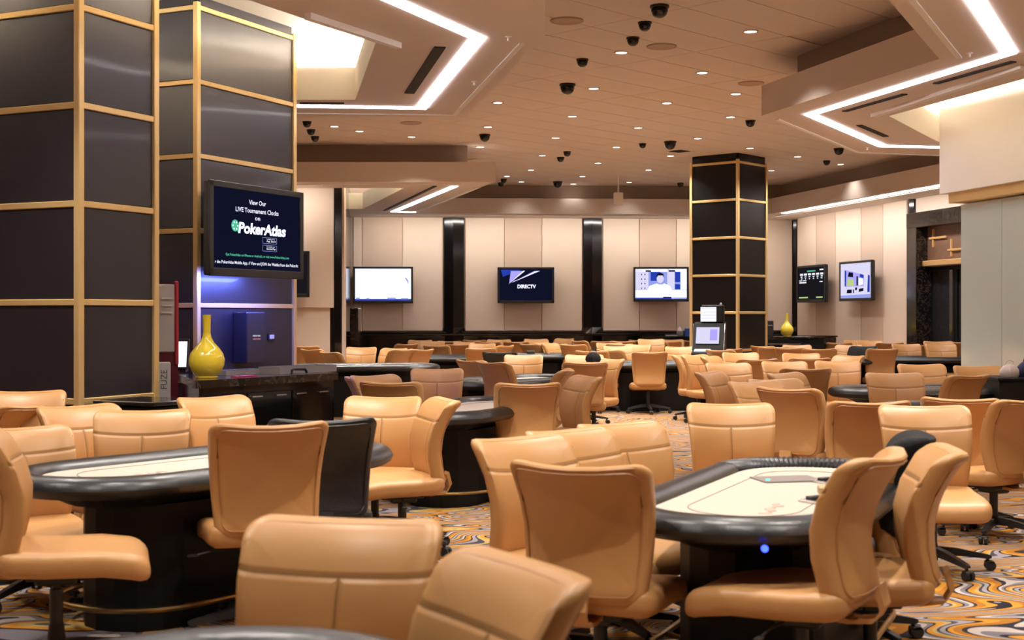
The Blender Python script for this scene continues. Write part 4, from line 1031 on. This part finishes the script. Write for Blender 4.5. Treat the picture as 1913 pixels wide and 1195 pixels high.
# ------------------------------------------------------------ gaming terminal in front of the far column
p = atd(1322, 662, 21.8); t = thing('gaming_terminal', 'black gaming terminal with two lit screens before the far column', 'machine', (p.x, 21.8, 0), R(-14))
mb = MB(); mb.box((.03, .20, .40), (.50, .50, .80), bevel=.02); mb.build('cabinet', M['black_satin'], t)
mb = MB(); L = []
for z, yf in ((.80, -.12), (.86, -.10), (1.28, .12), (1.30, .45), (.80, .45)): L.append((yf, z))
mb.loft([[(x, y, z) for y, z in L] for x in (-.24, .27)]); mb.build('display_head', M['black_satin'], t)
mb = MB(); mb.box((.06, .26, 1.44), (.38, .24, .30), bevel=.02); mb.build('top_box', M['black_satin'], t)
mb = MB(); mb.box((.0, .135, 1.43), (.26, .01, .24)); ts = mb.build('top_screen', M['scr_white'], t)
mb = MB()
for k in range(4): mb.box((.0, .128, 1.36+k*.055), (.25, .004, .008))
mb.build('menu_line', M['scr_lilac'], ts)
sl = math.atan2(.22, .42)
mb = MB(); mb.box((.0, -.005, 1.08), (.38, .01, .30), rx=-sl); ms_ = mb.build('main_screen', M['scr_skin'], t)
mb = MB(); mb.box((.10, -.012, 1.09), (.12, .008, .20), rx=-sl); mb.build('graphic', M['scr_lilac'], ms_)
mb = MB(); mb.box((.01, -.19, .80), (.50, .26, .06), rx=R(12), bevel=.015); dk = mb.build('button_deck', M['black_satin'], t)
mb = MB(); mb.box((-.07, -.20, .838), (.26, .14, .008), rx=R(12)); mb.build('lit_pad', M['scr_white'], dk)
for sx in (-.245, .275):
    mb = MB(); mb.tube([(sx, -.16, .80), (sx, -.07, .90), (sx, .10, 1.27)], .008, 6); mb.build('side_trim', M['chrome'], t)
mb = MB(); mb.lathe([(.018, 0), (.018, .03), (.008, .04)], n=12); o = mb.build('candle_lamp', M['pale_grey'], t, True); o.location = (.2, .2, 1.585)

# ------------------------------------------------------------ desks and things along the far walls
t = thing('service_desk', 'black desk with pale top edge right of the far column', 'desk', atd(1478, 640, 28.2)*1, WRa*0)
t.location.z = 0
mb = MB(); mb.box((0, 0, .45), (1.25, .5, .88)); mb.build('body', M['black_satin'], t); mb = MB(); mb.box((0, 0, .94), (1.35, .56, .04), bevel=.008); mb.build('top', M['marble'], t)
mb = MB(); mb.box((-.2, -.262, .80), (.7, .02, .02)); mb.build('trim', M['chrome'], t)
p = atd(1470, 627, 28.2); vase('small yellow long-necked vase on the far desk by the right wall', (p.x, 28.2, .961), 1.0)
p = atd(1437, 615, 28.0); t = thing('computer', 'black upright computer case beside the far column', 'computer', (p.x+.02, 28.15, .96)); mb = MB(); mb.box((0, 0, .17), (.15, .3, .34), bevel=.01); mb.build('case', M['black_plastic'], t)
mb = MB(); mb.box((0, -.152, .24), (.10, .006, .01)); mb.build('drive_slot', M['pale_grey'], t)
p = atd(1528, 630, 27.4); mb = MB(); mb.box((0, 0, .47), (.95, .45, .94), bevel=.01); o = tag(mb.build('low_cabinet', M['marble'], loc=(p.x+.1, 28.4, 0)), 'low veined black cabinet under the right wall screens', 'cabinet')
mb = MB(); mb.box((0, 0, .96), (1.0, .5, .03)); mb.build('top', M['black_gloss'], o)
p = atd(1270, 632, 30.6)
mb = MB(); mb.box((0, 0, .45), (1.5, .5, .86)); o = tag(mb.build('back_counter', M['black_satin'], loc=(p.x-.1, 30.9, 0)), 'black counter at the far wall left of the far column', 'counter'); mb = MB(); mb.box((0, 0, .90), (1.55, .55, .04)); mb.build('top', M['black_gloss'], o)
t = thing('tissue_box', 'pale tissue box with a tissue sticking up on the far counter', 'tissue box', (atd(1270, 632, 30.8).x, 30.8, .92)); mb = MB(); mb.box((0, 0, .06), (.14, .12, .12), bevel=.01); mb.build('box', M['grey_plastic'], t)
mb = MB(); mb.lathe([(.05, .12), (.055, .15), (.03, .19), (.012, .22), (.002, .23)], n=10); mb.build('tissue', M['paper'], t, True)
mb = MB(); mb.box((0, 0, .09), (.12, .1, .19), bevel=.005); tag(mb.build('blue_carton', M['bluebox'], loc=(atd(1284, 630, 30.8).x, 30.8, .92)), 'bright blue carton on the far counter against the column', 'carton')
t = thing('paper_rack', 'flat pale stack on the far counter left of the tissue box', 'stack', (atd(1254, 632, 30.8).x, 30.8, .92)); mb = MB(); mb.box((0, 0, .02), (.26, .2, .03)); mb.build('paper', M['pale_grey'], t); mb = MB(); mb.box((0, 0, .045), (.28, .22, .012)); mb.build('tray', M['black_plastic'], t)

# ------------------------------------------------------------ floor-standing things reach down to the carpet, then everything is lifted so that the floor is z = 0
bpy.context.view_layer.update()
for o in list(scene.objects):
    root = o
    while root.parent: root = root.parent
    if o.type != 'MESH' or o.data.users > 1 or root.name.split('.')[0] in ('swivel_chair', 'card_table', 'jacket', 'floor', 'ceiling', 'ceiling_soffit', 'vase', 'tray'): continue
    for v in o.data.vertices:
        if abs((o.matrix_world @ v.co).z) < .004: v.co.z += FL
for o in list(scene.objects):
    if o.parent is None: o.location.z += -FL
